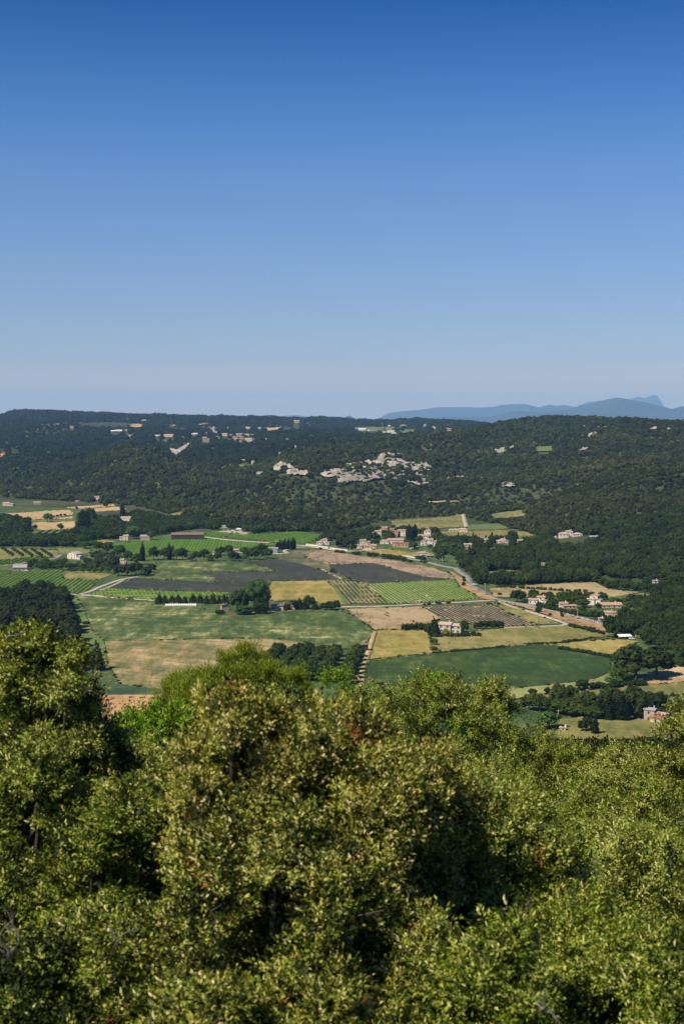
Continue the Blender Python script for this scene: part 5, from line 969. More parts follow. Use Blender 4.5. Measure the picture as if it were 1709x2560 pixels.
# woods: outlines of wooded ground; the trees that show largest are things, the rest one mass
WOODS = [  # polygon, spacing m, crown m, height m, phrase
    ('left conifer wood', 'con', [(-90, 1512), (30, 1508), (85, 1496), (130, 1494), (160, 1510), (168, 1545), (188, 1590), (198, 1650), (185, 1690), (-90, 1700)], 8.5, 11, 15),
    ('wood by the road bend', 'dark', [(1150, 1392), (1230, 1392), (1330, 1400), (1450, 1420), (1500, 1440), (1490, 1456), (1400, 1460), (1300, 1464), (1228, 1470), (1226, 1455), (1300, 1446), (1310, 1432), (1270, 1426), (1215, 1428), (1210, 1462), (1188, 1460), (1182, 1440), (1165, 1432), (1140, 1415)], 7.5, 10, 10),
    ('gardens right of the hamlet', 'dark', [(1100, 1352), (1340, 1352), (1345, 1400), (1150, 1392), (1085, 1385), (1095, 1370)], 8.5, 9, 8),
    ('wood above the big oak', 'dark', [(1560, 1510), (1709, 1500), (1830, 1520), (1830, 1650), (1709, 1655), (1640, 1630), (1600, 1600), (1530, 1600), (1512, 1572), (1550, 1555), (1620, 1552), (1615, 1520)], 8.0, 11, 10),
    ('wood below the long villa', 'dark', [(1350, 1352), (1500, 1352), (1560, 1380), (1560, 1450), (1510, 1440), (1450, 1420), (1345, 1400)], 8, 10, 10),
    ('gardens of the right houses', 'broad', [(1290, 1498), (1500, 1496), (1660, 1506), (1660, 1560), (1510, 1558), (1440, 1535), (1330, 1512)], 12, 8, 6.5),
    ('gardens of the hamlet', 'broad', [(780, 1345), (1000, 1318), (1110, 1345), (1110, 1392), (1000, 1376), (900, 1371), (800, 1366)], 12, 8, 6.5),
    ('rough hedges beside the large green field', 'broad', [(186, 1500), (204, 1500), (236, 1580), (262, 1612), (262, 1680), (236, 1600)], 11, 6, 4),
    ('scrub behind the right houses', 'dark', [(1480, 1456), (1709, 1480), (1709, 1500), (1660, 1500), (1600, 1478), (1540, 1476), (1500, 1464)], 9, 8, 6),
    ('upper left woods', 'dark', [(-60, 1296), (0, 1296), (40, 1301), (72, 1308), (72, 1330), (55, 1345), (90, 1350), (150, 1350), (190, 1330), (200, 1295), (225, 1282), (240, 1304), (292, 1300), (345, 1284), (420, 1300), (490, 1300), (490, 1322), (400, 1338), (330, 1342), (290, 1348), (225, 1350), (215, 1366), (140, 1368), (-60, 1366)], 8.5, 10, 9),
    ('belt by the left farmhouse', 'broad', [(230, 1388), (290, 1392), (300, 1420), (290, 1426), (70, 1424), (75, 1412), (150, 1408), (200, 1404), (240, 1400)], 9, 8, 6),
    ('belt below the central forest', 'dark', [(480, 1300), (560, 1318), (640, 1325), (720, 1326), (800, 1334), (860, 1340), (930, 1338), (920, 1352), (820, 1348), (808, 1334), (735, 1325), (700, 1330), (640, 1334), (612, 1330), (580, 1322), (540, 1326), (480, 1322)], 8.5, 10, 9),
    ('wood behind the cypresses', 'dark', [(1500, 1745), (1600, 1745), (1640, 1760), (1640, 1775), (1560, 1790), (1480, 1790), (1340, 1765), (1340, 1755)], 9, 9, 8)]
def free(px, py, grow=0.0):
    ok = np.ones(px.shape, bool)
    for f in FIELDS: ok &= ~inside(px, py, f)
    for hx, hb, hw, hh in HOUSES:
        k = (.62, 2, .45, 3) if hb > 1230 else (.5, .5, .12, 1.2)
        ok &= ~((np.abs(px - hx) < hw * k[0] + k[1]) & (py > hb - 4) & (py < hb + hw * k[2] + k[3]))
    return ok
cand = []
for wi, (phr, kd, poly, sp, cw, ch) in enumerate(WOODS):
    P = hit([p[0] for p in poly], [p[1] for p in poly]); x0, y0 = P[:, :2].min(0); x1, y1 = P[:, :2].max(0)
    gx, gy = np.meshgrid(np.arange(x0, x1, sp), np.arange(y0, y1, sp)); gx = (gx + rng.uniform(-.4, .4, gx.shape) * sp).ravel(); gy = (gy + rng.uniform(-.4, .4, gy.shape) * sp).ravel()
    gz = height(gx, gy); u, v = to_px(gx, gy, gz)
    ok = inside(u, v, poly) & free(u, v)
    for i in np.where(ok)[0]:
        s = rng.uniform(.7, 1.25); cand.append((ch * s / gy[i], gx[i], gy[i], gz[i], cw * rng.uniform(.8, 1.25), ch * s, wi))
# hill forest
def scatter(y0, y1, sp, smax=.29):
    n = int(smax * (y1 * y1 - y0 * y0) / sp ** 2); y = np.sqrt(rng.uniform(y0 * y0, y1 * y1, n)); s = rng.uniform(-smax, smax, n); return s * y, y
FX = []; FY = []; FS = []
for y0, y1, sp, cw in ((1150, 2400, 7.6, 9.5), (2400, 4400, 9.2, 11.5), (4400, 6500, 14, 17), (6500, 8100, 18, 24)):
    x, y = scatter(y0, y1, sp); z = height(x, y); u = CX + F * x / y
    foot = np.interp(u, UU, LY[0]); k = (y > foot + 5); x, y, z, u = x[k], y[k], z[k], u[k]
    pu, pv = to_px(x, y, z); tu, tv = to_px(x, y, z + cw * .6)
    ok = free(pu, pv) & free(tu, tv) & (z > .2)
    for poly, keep in ROCKS:
        inn = inside(pu, pv, poly) | inside(tu, tv, poly); ok &= ~(inn & (rng.uniform(size=len(x)) > keep))
    # sparser, smaller growth where the soil is thin
    thin = vnoise(x / 260, y / 260, 61) + vnoise(x / 90, y / 90, 62) * .6; ok &= (thin < .33) | (rng.uniform(size=len(x)) < .55)
    x, y, z = x[ok], y[ok], z[ok]; sc_ = cw * rng.uniform(.45, 1.1, len(x)) * np.where((rng.uniform(size=len(x)) < .15) & (y < 4400), 1.5, 1) * np.where(thin[ok] > .2, .75, 1)
    near = y < 1800
    for i in np.where(near)[0]: cand.append((sc_[i] * .8 / y[i], x[i], y[i], z[i], sc_[i], sc_[i] * .85, -1))
    FX.append(x[~near]); FY.append(y[~near]); FS.append(sc_[~near])
cand.sort(key=lambda c: -c[0])
GRP = {}
quota = {'con': 150, 'dark': 150, 'broad': 110}; mass = []
for c in cand:
    kd = 'dark' if c[6] < 0 else WOODS[c[6]][1]
    if quota[kd] > 0:
        quota[kd] -= 1; var = [k for k in PR if k.rstrip('0123456789') == kd and k not in ('con0',)]; me = PR[var[random.randrange(len(var))]][0]
        t = put(NAMES[kd][0], me, None, (c[1], c[2], c[3] - .2)); nat = {'con': .5, 'dark': .92, 'broad': .84}[kd]
        t.scale = (c[4] / nat, c[4] / nat, c[5]); t.rotation_euler.z = random.uniform(0, 6.28)
        ph = WOODS[c[6]][0] if c[6] >= 0 else 'forest on the near right slope'
        if c[6] >= 0:
            pu, pv = to_px(c[1], c[2], c[3]); pl = WOODS[c[6]][2]; fx = (pu - max(0, min(p[0] for p in pl))) / (min(1709, max(p[0] for p in pl)) - max(0, min(p[0] for p in pl))); fy = (pv - min(p[1] for p in pl)) / (max(p[1] for p in pl) - min(p[1] for p in pl))
            ph = [['far left part', 'far middle part', 'far right part'], ['left side', 'centre', 'right side'], ['near left corner', 'near middle edge', 'near right corner']][min(2, max(0, int(fy * 3)))][min(2, max(0, int(fx * 3)))] + ' of the ' + ph
        tag(t, {'con': 'dark conifer', 'dark': 'dark round tree', 'broad': 'green bushy tree'}[kd] + ' in the ' + ph, 'tree', ph)
    else: mass.append(c)
def instancer(name, P, S, RZ, protos, label=None, cat=None, parent=None, mat=None, rotv=None):
    """many alike plants as one mass: one object whose points carry the given meshes"""
    n = len(P); me = bpy.data.meshes.new(name); me.vertices.add(n); me.vertices.foreach_set('co', np.asarray(P, np.float32).ravel())
    a = me.attributes.new('sc', 'FLOAT_VECTOR', 'POINT'); a.data.foreach_set('vector', np.asarray(S, np.float32).ravel())
    if rotv is None: rotv = np.stack([np.zeros(n), np.zeros(n), RZ], 1)
    a = me.attributes.new('rt', 'FLOAT_VECTOR', 'POINT'); a.data.foreach_set('vector', np.asarray(rotv, np.float32).ravel())
    if mat: me.materials.append(mat)
    o = put(name, me, parent); tag(o, label, cat, kind='stuff')
    ng = bpy.data.node_groups.new(name, 'GeometryNodeTree'); ng.interface.new_socket('Geometry', in_out='INPUT', socket_type='NodeSocketGeometry'); ng.interface.new_socket('Geometry', in_out='OUTPUT', socket_type='NodeSocketGeometry')
    N = ng.nodes; L = ng.links; gi = N.new('NodeGroupInput'); go = N.new('NodeGroupOutput'); ip = N.new('GeometryNodeInstanceOnPoints'); jn = N.new('GeometryNodeGeometryToInstance')
    for p in protos[::-1]:
        q = N.new('GeometryNodeObjectInfo'); q.inputs['Object'].default_value = p; L.new(q.outputs['Geometry'], jn.inputs[0])
    def attr(nm):
        q = N.new('GeometryNodeInputNamedAttribute'); q.data_type = 'FLOAT_VECTOR'; q.inputs['Name'].default_value = nm; return q.outputs[0]
    ip.inputs['Pick Instance'].default_value = True
    rv = N.new('FunctionNodeRandomValue'); rv.data_type = 'INT'; pass
    for s in rv.inputs:
        if s.type == 'INT' and s.name == 'Min': s.default_value = 0
        if s.type == 'INT' and s.name == 'Max': s.default_value = len(protos) - 1
    ro = [s for s in rv.outputs if s.type == 'INT'][0]
    L.new(gi.outputs[0], ip.inputs['Points']); L.new(jn.outputs[0], ip.inputs['Instance']); L.new(ro, ip.inputs['Instance Index'])
    L.new(attr('sc'), ip.inputs['Scale']); L.new(attr('rt'), ip.inputs['Rotation']); L.new(ip.outputs[0], go.inputs[0])
    md = o.modifiers.new('scatter', 'NODES'); md.node_group = ng; return o
def protoobj(me): return bpy.data.objects.new(me.name, me)
M = np.array([[c[1], c[2], c[3] - .3, c[4], c[5], c[6] == 0] for c in mass])
po_dark = [protoobj(PR['dark%d' % k][0]) for k in range(3)] + [protoobj(PR['broad0'][0])]
po_con = [protoobj(PR['con%d' % k][0]) for k in (2, 3, 1)]; po_for = [protoobj(m) for m in fl]
for sel, pr, nat, lab, nm in ((M[:, 5] == 0, po_dark, .92, 'dense mass of round trees in the woods of the valley', 'woodland'), (M[:, 5] == 1, po_con, .5, 'close standing conifers deeper in the left conifer wood', 'conifer_wood')):
    q = M[sel]
    if len(q): instancer(nm, q[:, :3], np.stack([q[:, 3] / nat, q[:, 3] / nat, q[:, 4]], 1), rng.uniform(0, 6.28, len(q)), pr, lab, 'woodland')
X = np.concatenate(FX); Yv = np.concatenate(FY); S = np.concatenate(FS); Z = height(X, Yv)
ridgeY = np.interp(CX + F * X / Yv, UU, LY[1]) + 250; kk = Yv < ridgeY
for q, pr, nm, lab in ((kk, po_for, 'hill_forest', 'olive green oak forest covering the near hills'), (~kk, [protoobj(m) for m in fl2], 'far_forest', 'darker bluish forest on the far slopes and plateau')):
    instancer(nm, np.stack([X, Yv, Z - S * .12], 1)[q], np.stack([S, S, S * .85], 1)[q], rng.uniform(0, 6.28, int(q.sum())), pr, lab, 'forest')
print('forest', len(X), 'mass', len(mass), 'cand', len(cand))

EX = []; 
for f in EDGED:
    if max(p[1] for p in f) < 1255: continue
    n = len(f)
    for i in range(n):
        (a, b), (c, d) = f[i], f[(i + 1) % n]; L_ = math.hypot(c - a, (d - b) * 2.5)
        for k in range(int(L_ / 4.5)):
            w_ = rng.uniform(); EX.append((a + (c - a) * w_ + rng.normal() * .8, b + (d - b) * w_ + rng.normal() * .7))
EX = np.array(EX); EX = EX[(vnoise(EX[:, 0] / 22, EX[:, 1] / 12, 91) > -.05) & (EX[:, 0] > -60) & (EX[:, 0] < 1770) & (EX[:, 1] < 1800)]
P = hit(EX[:, 0], EX[:, 1]); s_ = rng.uniform(.5, 1.7, len(P)) ** 1.4
po_bush = [protoobj(PR['bush0'][0])] + [protoobj(mesh_np('dry_tuft', *blob(160, lumps_round(6, 190, rx=.5, rz=.5, cz=.4, r=.26), 0, 290, .1), m_dry))] * 2 + [protoobj(mesh_np('green_tuft', *blob(160, lumps_round(6, 191, rx=.5, rz=.5, cz=.4, r=.26), 0, 291, .1), m_bright))]
instancer('verge_growth', P - [0, 0, .15], np.stack([s_ * 1.5, s_ * 1.5, s_ * .8], 1), rng.uniform(0, 6.28, len(P)), po_bush, 'low weeds and brambles fringing the field edges', 'verge plants')
# ------------------------------------------------------------------ oaks in front of the camera
def sprig(name, seed, nleaf, L_, wd, mat, spread=.11, stem=True, tuft=False):
    g = np.random.default_rng(seed); V = []; Fc = []; tint = []
    for i in range(nleaf):
        z = spread * (i + .5) / nleaf * 1.5; az = i * 2.4 + g.uniform(-.5, .5); el = g.uniform(-.1, 1.1) if not tuft else g.uniform(.5, 1.35)
        if i > nleaf * .75: el = g.uniform(.7, 1.4)
        d = np.array([math.cos(az) * math.cos(el), math.sin(az) * math.cos(el), math.sin(el)]); base = np.array([g.uniform(-.3, .3) * spread, g.uniform(-.3, .3) * spread, z]) + d * .012
        s = np.cross(d, [0, 0, 1]); s /= np.linalg.norm(s) + 1e-6; up = np.cross(s, d); ro = g.uniform(-.8, .8); s = s * math.cos(ro) + up * math.sin(ro)
        l = L_ * g.uniform(.65, 1.2); w = wd * g.uniform(.75, 1.2); n = len(V); tv = g.uniform(0, 1)
        V += [base, base + d * l * .45 + s * w / 2 + up * .004, base + d * l - up * l * .1, base + d * l * .45 - s * w / 2 + up * .004, base + d * l * .48 - up * w * .12]
        Fc += [(n, n + 1, n + 4), (n + 1, n + 2, n + 4), (n + 2, n + 3, n + 4), (n + 3, n, n + 4)]; tint += [tv] * 5
    return mesh_np(name, V, Fc, mat, False, {'tint': tint})
def leafm(name, cols, trans=.30, rough=.5, spec=.14): return foliage_mat(name, cols, 0.45, trans, rough, spec, True)
m_l_green = leafm('oak_leaf_green', [(0.07, 0.12, 0.008), (0.19, 0.255, 0.022), (0.37, 0.41, 0.06), (0.60, 0.58, 0.23)])
m_l_olive = leafm('oak_leaf_olive', [(0.09, 0.125, 0.010), (0.23, 0.275, 0.028), (0.44, 0.455, 0.08), (0.69, 0.62, 0.31)])
m_l_bronze = leafm('oak_leaf_bronze', [(0.14, 0.13, 0.012), (0.29, 0.28, 0.036), (0.54, 0.46, 0.11), (0.72, 0.63, 0.34)])
m_l_fresh = leafm('young_leaf', [(0.065, 0.14, 0.008), (0.15, 0.27, 0.014), (0.28, 0.40, 0.03)], .35)
m_l_red = leafm('withered_leaf', [(0.20, 0.045, 0.02), (0.32, 0.10, 0.04), (0.42, 0.20, 0.08)])
m_l_shade = leafm('shade_painted_inner_leaf', [(0.010, 0.016, 0.003), (0.022, 0.032, 0.005), (0.04, 0.055, 0.008)], .15)  # darker copy of the oak leaf: shade between boughs painted as colour
m_l_pine = leafm('pine_needle', [(0.09, 0.14, 0.012), (0.20, 0.26, 0.02), (0.38, 0.42, 0.05)], .3)
def sset(nm, mat, n=5, nl=19, L_=.041, w=.0155, sp=.10, tuft=False): return [protoobj(sprig('%s_%d' % (nm, k), 900 + k * 7 + len(nm), nl, L_, w, mat, sp, tuft=tuft)) for k in range(n)]
SP = {'green': sset('sprig_green', m_l_green), 'olive': sset('sprig_olive', m_l_olive), 'bronze': sset('sprig_bronze', m_l_bronze), 'fresh': sset('sprig_fresh', m_l_fresh, 3, 12, .055, .030, .11),
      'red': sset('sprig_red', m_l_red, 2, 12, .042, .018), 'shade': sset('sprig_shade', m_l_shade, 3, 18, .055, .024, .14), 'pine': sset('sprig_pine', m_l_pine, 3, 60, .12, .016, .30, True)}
m_twig = plain('grey_bark', (0.07, 0.06, 0.048), 0.9, 0.3, 6); m_twigp = plain('pale_bare_twig', (0.22, 0.19, 0.15), 0.9, 0.2, 6)
def fg_tree(name, cat, label, px, py, Y, Rx, Rz, n, mix, seed, nl=22, lr=.34, group=None, ssc=1.0, dead=0, squash=1.0, lift=.2):
    """an oak whose crown top shows at px,py from the ledge, at distance Y: trunk, branches, crown of boughs"""
    g = np.random.default_rng(seed); top = at(px, py, Y); c = np.array([top.x, top.y, top.z - Rz]); gz = float(height(c[0], c[1]))
    t = empty(name, (c[0], c[1], gz)); tag(t, label, cat, group); off = np.array([c[0], c[1], gz]); cl = c - off
    Lb = []
    for k in range(nl):
        ph = math.acos(1 - 1.35 * (k + .5) / nl); th = 2.39996 * k + g.uniform(-.5, .5); r = Rx * lr * g.uniform(.55, 1.2); rz = max(.1, Rz - r * .8)
        Lb.append([cl[0] + (Rx - r * .55) * math.sin(ph) * math.cos(th), cl[1] + (Rx * squash - r * .55) * math.sin(ph) * math.sin(th), cl[2] + rz * math.cos(ph) * g.uniform(.86, 1.04), r])
    Lb = np.array(Lb)
    # trunk and limbs
    mid = np.array([cl[0] * .8 + g.uniform(-.1, .1), cl[1], max(.3, cl[2] - Rz * .25)])
    MB().tube([(0, 0, -.4), (cl[0] * .3 + .1, cl[1] * .3, mid[2] * .45), tuple(mid)], [.055 * Rx + .05, .045 * Rx + .04, .03 * Rx + .03], 8).build('trunk', m_twig, t)
    for k in range(0, nl, 2):
        e = Lb[k, :3]; q = mid + (e - mid) * .5 + g.normal(size=3) * .12 * Rx
        b = MB().tube([tuple(mid - [0, 0, .2]), tuple(q), tuple(e)], [.022 * Rx + .012, .014 * Rx + .01, .008], 5)
        for _ in range(4):
            f = e + g.normal(size=3) * Lb[k, 3] * .8; b.tube([tuple(e), tuple((e + f) / 2 + g.normal(size=3) * .04), tuple(f)], [.008, .006, .003], 4)
        b.build('branch', m_twig, t)
    kinds = list(mix); tot = sum(mix.values())
    SB = []
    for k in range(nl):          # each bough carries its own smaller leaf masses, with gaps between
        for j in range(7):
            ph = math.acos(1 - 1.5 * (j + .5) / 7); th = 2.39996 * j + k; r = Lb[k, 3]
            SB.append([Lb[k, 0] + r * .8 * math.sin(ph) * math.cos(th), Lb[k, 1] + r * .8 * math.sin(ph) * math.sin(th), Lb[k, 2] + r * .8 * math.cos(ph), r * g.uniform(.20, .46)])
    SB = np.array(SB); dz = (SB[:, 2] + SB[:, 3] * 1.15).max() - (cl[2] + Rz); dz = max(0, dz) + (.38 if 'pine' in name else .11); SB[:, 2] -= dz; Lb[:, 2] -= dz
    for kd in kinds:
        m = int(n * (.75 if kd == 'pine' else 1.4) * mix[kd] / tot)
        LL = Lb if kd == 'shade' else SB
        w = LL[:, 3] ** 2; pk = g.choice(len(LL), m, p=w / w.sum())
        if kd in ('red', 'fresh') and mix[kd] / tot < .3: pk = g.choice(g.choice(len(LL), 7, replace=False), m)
        D = g.normal(size=(m, 3)); D /= np.linalg.norm(D, axis=1)[:, None]; D[:, 2] = np.where(D[:, 2] < -.3, -D[:, 2], D[:, 2])
        rr = g.uniform(0, 1, m) ** .4 * (.8 if kd == 'shade' else 1.02); rr = np.where((g.uniform(size=m) < .07) & (kd != 'shade'), rr * g.uniform(1.1, 1.6, m), rr)
        # twiggy clumping inside each bough
        cs = 1.4 * np.sin(D @ g.normal(size=3) * 5 + pk) * np.sin(D @ g.normal(size=3) * 6 + pk * 2.1); rr = rr * (1 + (.3 if kd == 'pine' else .2) * cs)
        Pp = LL[pk, :3] + D * (LL[pk, 3] * rr)[:, None] * [1, 1, 1.05]
        back = (D[:, 1] > .45) & (D[:, 2] < .2) & (g.uniform(size=m) < .6); Pp = Pp[~back]; D = D[~back]
        Nn = D + np.array([0, 0, 1.6 if kd == 'pine' else .45]) + g.normal(size=D.shape) * .35; Nn /= np.linalg.norm(Nn, axis=1)[:, None]
        rot = np.stack([np.arccos(np.clip(Nn[:, 2], -1, 1)), np.zeros(len(Nn)), np.arctan2(Nn[:, 0], -Nn[:, 1])], 1)
        s = (g.uniform(.75, 1.3, len(Pp)) * ssc)[:, None] * np.ones((1, 3))
        nm = {'red': 'withered_leaves', 'shade': 'shade_painted_inner_foliage'}.get(kd, 'foliage')
        o = instancer(nm, Pp, s, None, SP[kd], parent=t, rotv=rot)
    return t
OG = 'oaks crowding in front of the viewpoint'
FG = [ # name, cat, label, px, py, Y, Rx, Rz, n, mix
 ('evergreen_oak', 'oak', 'tall oak cut by the left edge with crown tip above the conifer wood', 60, 1545, 15, .55, 2.6, 4200, {'olive': 5, 'green': 3, 'shade': 1.6, 'red': .05}, dict(nl=26, lr=.33)),
 ('evergreen_oak', 'oak', 'oak at the left edge lower behind the tallest left crown', -70, 1700, 16, .9, 1.8, 4500, {'olive': 5, 'green': 4, 'shade': 1.6}, {}),
 ('evergreen_oak', 'oak', 'ragged oak branch end reaching right toward the ploughed field', 205, 1690, 15.5, .34, 1.1, 900, {'olive': 5, 'green': 4, 'shade': 1}, dict(lr=.3)),
 ('evergreen_oak', 'oak', 'right shoulder of the tallest left oak crown', 160, 1590, 14.6, .42, 2.2, 2600, {'olive': 5, 'green': 3, 'shade': 1.2}, dict(nl=16)),
 ('evergreen_oak', 'oak', 'low oak spray filling under the ragged branch end', 265, 1790, 15.2, .5, 2.0, 2800, {'olive': 5, 'green': 4, 'shade': 1.2}, dict(nl=16)),
 ('evergreen_oak', 'oak', 'green oak crown in the hollow right of the bronze oaks', 1230, 1905, 12.4, .9, 2.0, 3600, {'green': 6, 'olive': 3, 'shade': 1.2, 'red': .05}, dict(nl=22)),
 ('evergreen_oak', 'oak', 'olive oak crown in the hollow left of the central dome', 335, 1900, 13.2, .6, 2.0, 3200, {'olive': 5, 'green': 4, 'shade': 1.2}, dict(nl=20)),
 ('evergreen_oak', 'oak', 'bushy oak below the hollow left of the central dome', 235, 1990, 12.4, .5, 1.8, 2800, {'olive': 4, 'green': 5, 'shade': 1.2, 'red': .05}, dict(nl=18)),
 ('aleppo_pine', 'pine', 'yellow green pine with upright tufts left of the plantation', 590, 1608, 46, 1.95, 2.8, 4000, {'pine': 8, 'shade': .5}, dict(nl=36, lr=.2, ssc=1.0)),
 ('aleppo_pine', 'pine', 'lower left shoulder pine with dark green tufts', 465, 1672, 47, 1.0, 2.4, 1800, {'pine': 8, 'shade': .5}, dict(nl=26, lr=.24, ssc=1.0)),
 ('aleppo_pine', 'pine', 'right shoulder pine beside the plantation rows', 712, 1652, 48, 1.0, 2.2, 1300, {'pine': 8, 'shade': .5}, dict(nl=18, lr=.26, ssc=1.0)),
 ('young_oak', 'oak', 'fresh green young oak in front of the ploughed field', 350, 1742, 27, .75, 2.2, 900, {'fresh': 1}, dict(nl=14, lr=.34, ssc=1.25)),
 ('young_oak', 'oak', 'fresh green oak mass below the left pine', 440, 1735, 27, .85, 2.2, 2800, {'fresh': 6, 'green': 1, 'shade': .6}, dict(ssc=1.25)),
 ('young_oak', 'oak', 'green leafy oak filling the gap below the ploughed field', 310, 1812, 26, 1.5, 2.0, 3000, {'fresh': 4, 'green': 3, 'shade': 1}, dict(ssc=1.2)),
 ('young_oak', 'oak', 'slender young oak rising before the plantation rows', 845, 1650, 31, .52, 1.5, 330, {'fresh': 3, 'olive': 1}, dict(nl=9, lr=.42)),
 ('evergreen_oak', 'oak', 'green oak between the pine and the central bronze oak', 665, 1700, 30, 1.4, 2.2, 3600, {'green': 6, 'fresh': 2, 'shade': 1}, dict(ssc=1.1)),
 ('evergreen_oak', 'oak', 'central oak with bronze tinted leaves, right rounded crown', 830, 1722, 11.5, .92, 1.5, 5200, {'bronze': 6, 'olive': 3, 'shade': 1.4, 'red': .15}, dict(nl=30, lr=.30)),
 ('evergreen_oak', 'oak', 'left spur of the central bronze tinted oak', 598, 1702, 11.2, .52, 1.2, 2200, {'bronze': 6, 'olive': 3, 'shade': 1, 'red': .3}, dict(nl=16, lr=.34)),
 ('evergreen_oak', 'oak', 'bronze olive oak crown right of the centre', 1030, 1850, 12.2, .68, 1.5, 3600, {'bronze': 5, 'olive': 4, 'shade': 1.3, 'red': .1}, dict(nl=22)),
 ('evergreen_oak', 'oak', 'large dark hollowed oak in the middle foreground', 690, 1985, 10.6, .9, 1.5, 6200, {'olive': 6, 'bronze': 2, 'shade': 2, 'red': .05}, dict(nl=32, lr=.27)),
 ('evergreen_oak', 'oak', 'domed green oak right of centre rising over the crop field', 1085, 1660, 26, 1.5, 2.3, 5600, {'green': 7, 'fresh': 1, 'olive': 2, 'shade': 1.4}, dict(nl=34, lr=.30)),
 ('evergreen_oak', 'oak', 'green shoulder left of the domed oak', 930, 1708, 26.5, 1.3, 2.0, 3600, {'green': 6, 'olive': 3, 'shade': 1}, {}),
 ('evergreen_oak', 'oak', 'small crown tip right of the domed oak', 1212, 1690, 27.5, .8, 1.8, 2200, {'green': 5, 'olive': 4, 'shade': 1}, dict(nl=16)),
 ('evergreen_oak', 'oak', 'light olive oak right behind the small crown tip', 1290, 1795, 28, 1.6, 2.0, 4600, {'olive': 5, 'green': 5, 'shade': 1}, dict(nl=28)),
 ('evergreen_oak', 'oak', 'wide oak canopy below the cypress meadow', 1440, 1850, 27, 1.7, 2.0, 4600, {'olive': 5, 'green': 4, 'shade': 1}, dict(nl=28)),
 ('evergreen_oak', 'oak', 'tall pale leaved oak at the right edge', 1735, 1742, 22, .68, 2.0, 3400, {'olive': 7, 'bronze': 1, 'shade': 1}, dict(nl=28)),
 ('evergreen_oak', 'oak', 'pale oak shoulder left of the right edge oak', 1600, 1838, 22.5, 1.0, 1.8, 3200, {'olive': 7, 'green': 2, 'shade': 1}, {}),
 ('evergreen_oak', 'oak', 'green canopy oak in the right middle foreground', 1190, 1860, 21, 1.5, 2.0, 4600, {'green': 7, 'olive': 3, 'shade': 1.3}, dict(nl=28)),
 ('evergreen_oak', 'oak', 'oak with shining leaves below the right edge oak', 1560, 1930, 18, 1.5, 2.0, 5200, {'olive': 4, 'green': 6, 'shade': 1.4}, dict(nl=28)),
 ('evergreen_oak', 'oak', 'rounded green oak left of the deep shadow gap at right', 1250, 2085, 15.5, .72, 1.4, 3400, {'green': 6, 'olive': 3, 'shade': 1.2}, dict(nl=20)),
 ('evergreen_oak', 'oak', 'oak crown at the right edge with an open dark hollow', 1640, 2080, 14.5, 1.05, 1.6, 4600, {'green': 6, 'olive': 3, 'shade': 1.3}, dict(nl=24)),
 ('evergreen_oak', 'oak', 'big olive green oak dome in the lower right', 1400, 2210, 11.8, .95, 1.6, 6400, {'olive': 5, 'green': 5, 'shade': 1.4, 'red': .05}, dict(nl=32, lr=.29)),
 ('evergreen_oak', 'oak', 'oak crown filling the lower right corner', 1680, 2290, 10.4, .85, 1.4, 5200, {'green': 6, 'olive': 3, 'shade': 1.3}, dict(nl=28)),
 ('evergreen_oak', 'oak', 'bottom centre right oak with a few red leaves', 1225, 2285, 9.9, .6, 1.3, 3800, {'green': 5, 'olive': 4, 'shade': 1.2, 'red': .12}, dict(nl=22)),
 ('evergreen_oak', 'oak', 'rust flecked oak crown low in the centre', 985, 2250, 10.4, .72, 1.4, 4200, {'bronze': 3, 'olive': 5, 'shade': 1.4, 'red': .12}, dict(nl=24)),
 ('evergreen_oak', 'oak', 'small olive oak top at the bottom edge left of centre', 530, 2430, 8.8, .42, 1.0, 2400, {'olive': 6, 'bronze': 2, 'shade': 1, 'red': .06}, dict(nl=16)),
 ('evergreen_oak', 'oak', 'bottom centre oak under the rust flecked crown', 800, 2420, 9.0, .6, 1.1, 3400, {'olive': 6, 'bronze': 2, 'shade': 1.6, 'red': .08}, dict(nl=22)),
 ('evergreen_oak', 'oak', 'yellow olive oak left of the central hollow with a red patch', 375, 1850, 17.5, 1.25, 1.9, 5200, {'olive': 7, 'green': 2, 'shade': 1.2, 'red': .1}, dict(nl=28)),
 ('evergreen_oak', 'oak', 'yellowish oak crown lit in the left middle', 290, 2010, 14.2, .9, 1.6, 4600, {'olive': 4, 'green': 5, 'shade': 1.2}, dict(nl=24)),
 ('evergreen_oak', 'oak', 'dim oak in the left with bare grey twigs', 70, 1840, 14, .85, 1.8, 4200, {'green': 5, 'olive': 4, 'shade': 2}, dict(nl=22)),
 ('evergreen_oak', 'oak', 'large leaved oak low on the left with orange leaves', 330, 2205, 11.0, .62, 1.5, 2800, {'olive': 5, 'green': 4, 'shade': 1.5, 'red': .15}, dict(nl=20)),
 ('evergreen_oak', 'oak', 'shade-coloured oak in the dark lower left corner', 60, 2300, 10.6, .7, 1.6, 2000, {'green': 3, 'shade': 5}, dict(nl=18)),  # mostly the darkened leaves, so the corner's shade sits in its colour
 ('evergreen_oak', 'oak', 'yellow green oak at the left below the ragged branch end', 190, 1800, 19, 1.1, 1.8, 4000, {'olive': 5, 'green': 4, 'shade': 1.2, 'red': .05}, dict(nl=24)),
]
for i, (nm, cat, lab, px, py, Y, Rx, Rz, n, mix, kw) in enumerate(FG):
    fg_tree(nm, cat, lab, px, py, Y, Rx, Rz, n, mix, 500 + i, group=OG if cat == 'oak' else 'pines behind the foreground oaks', **kw)
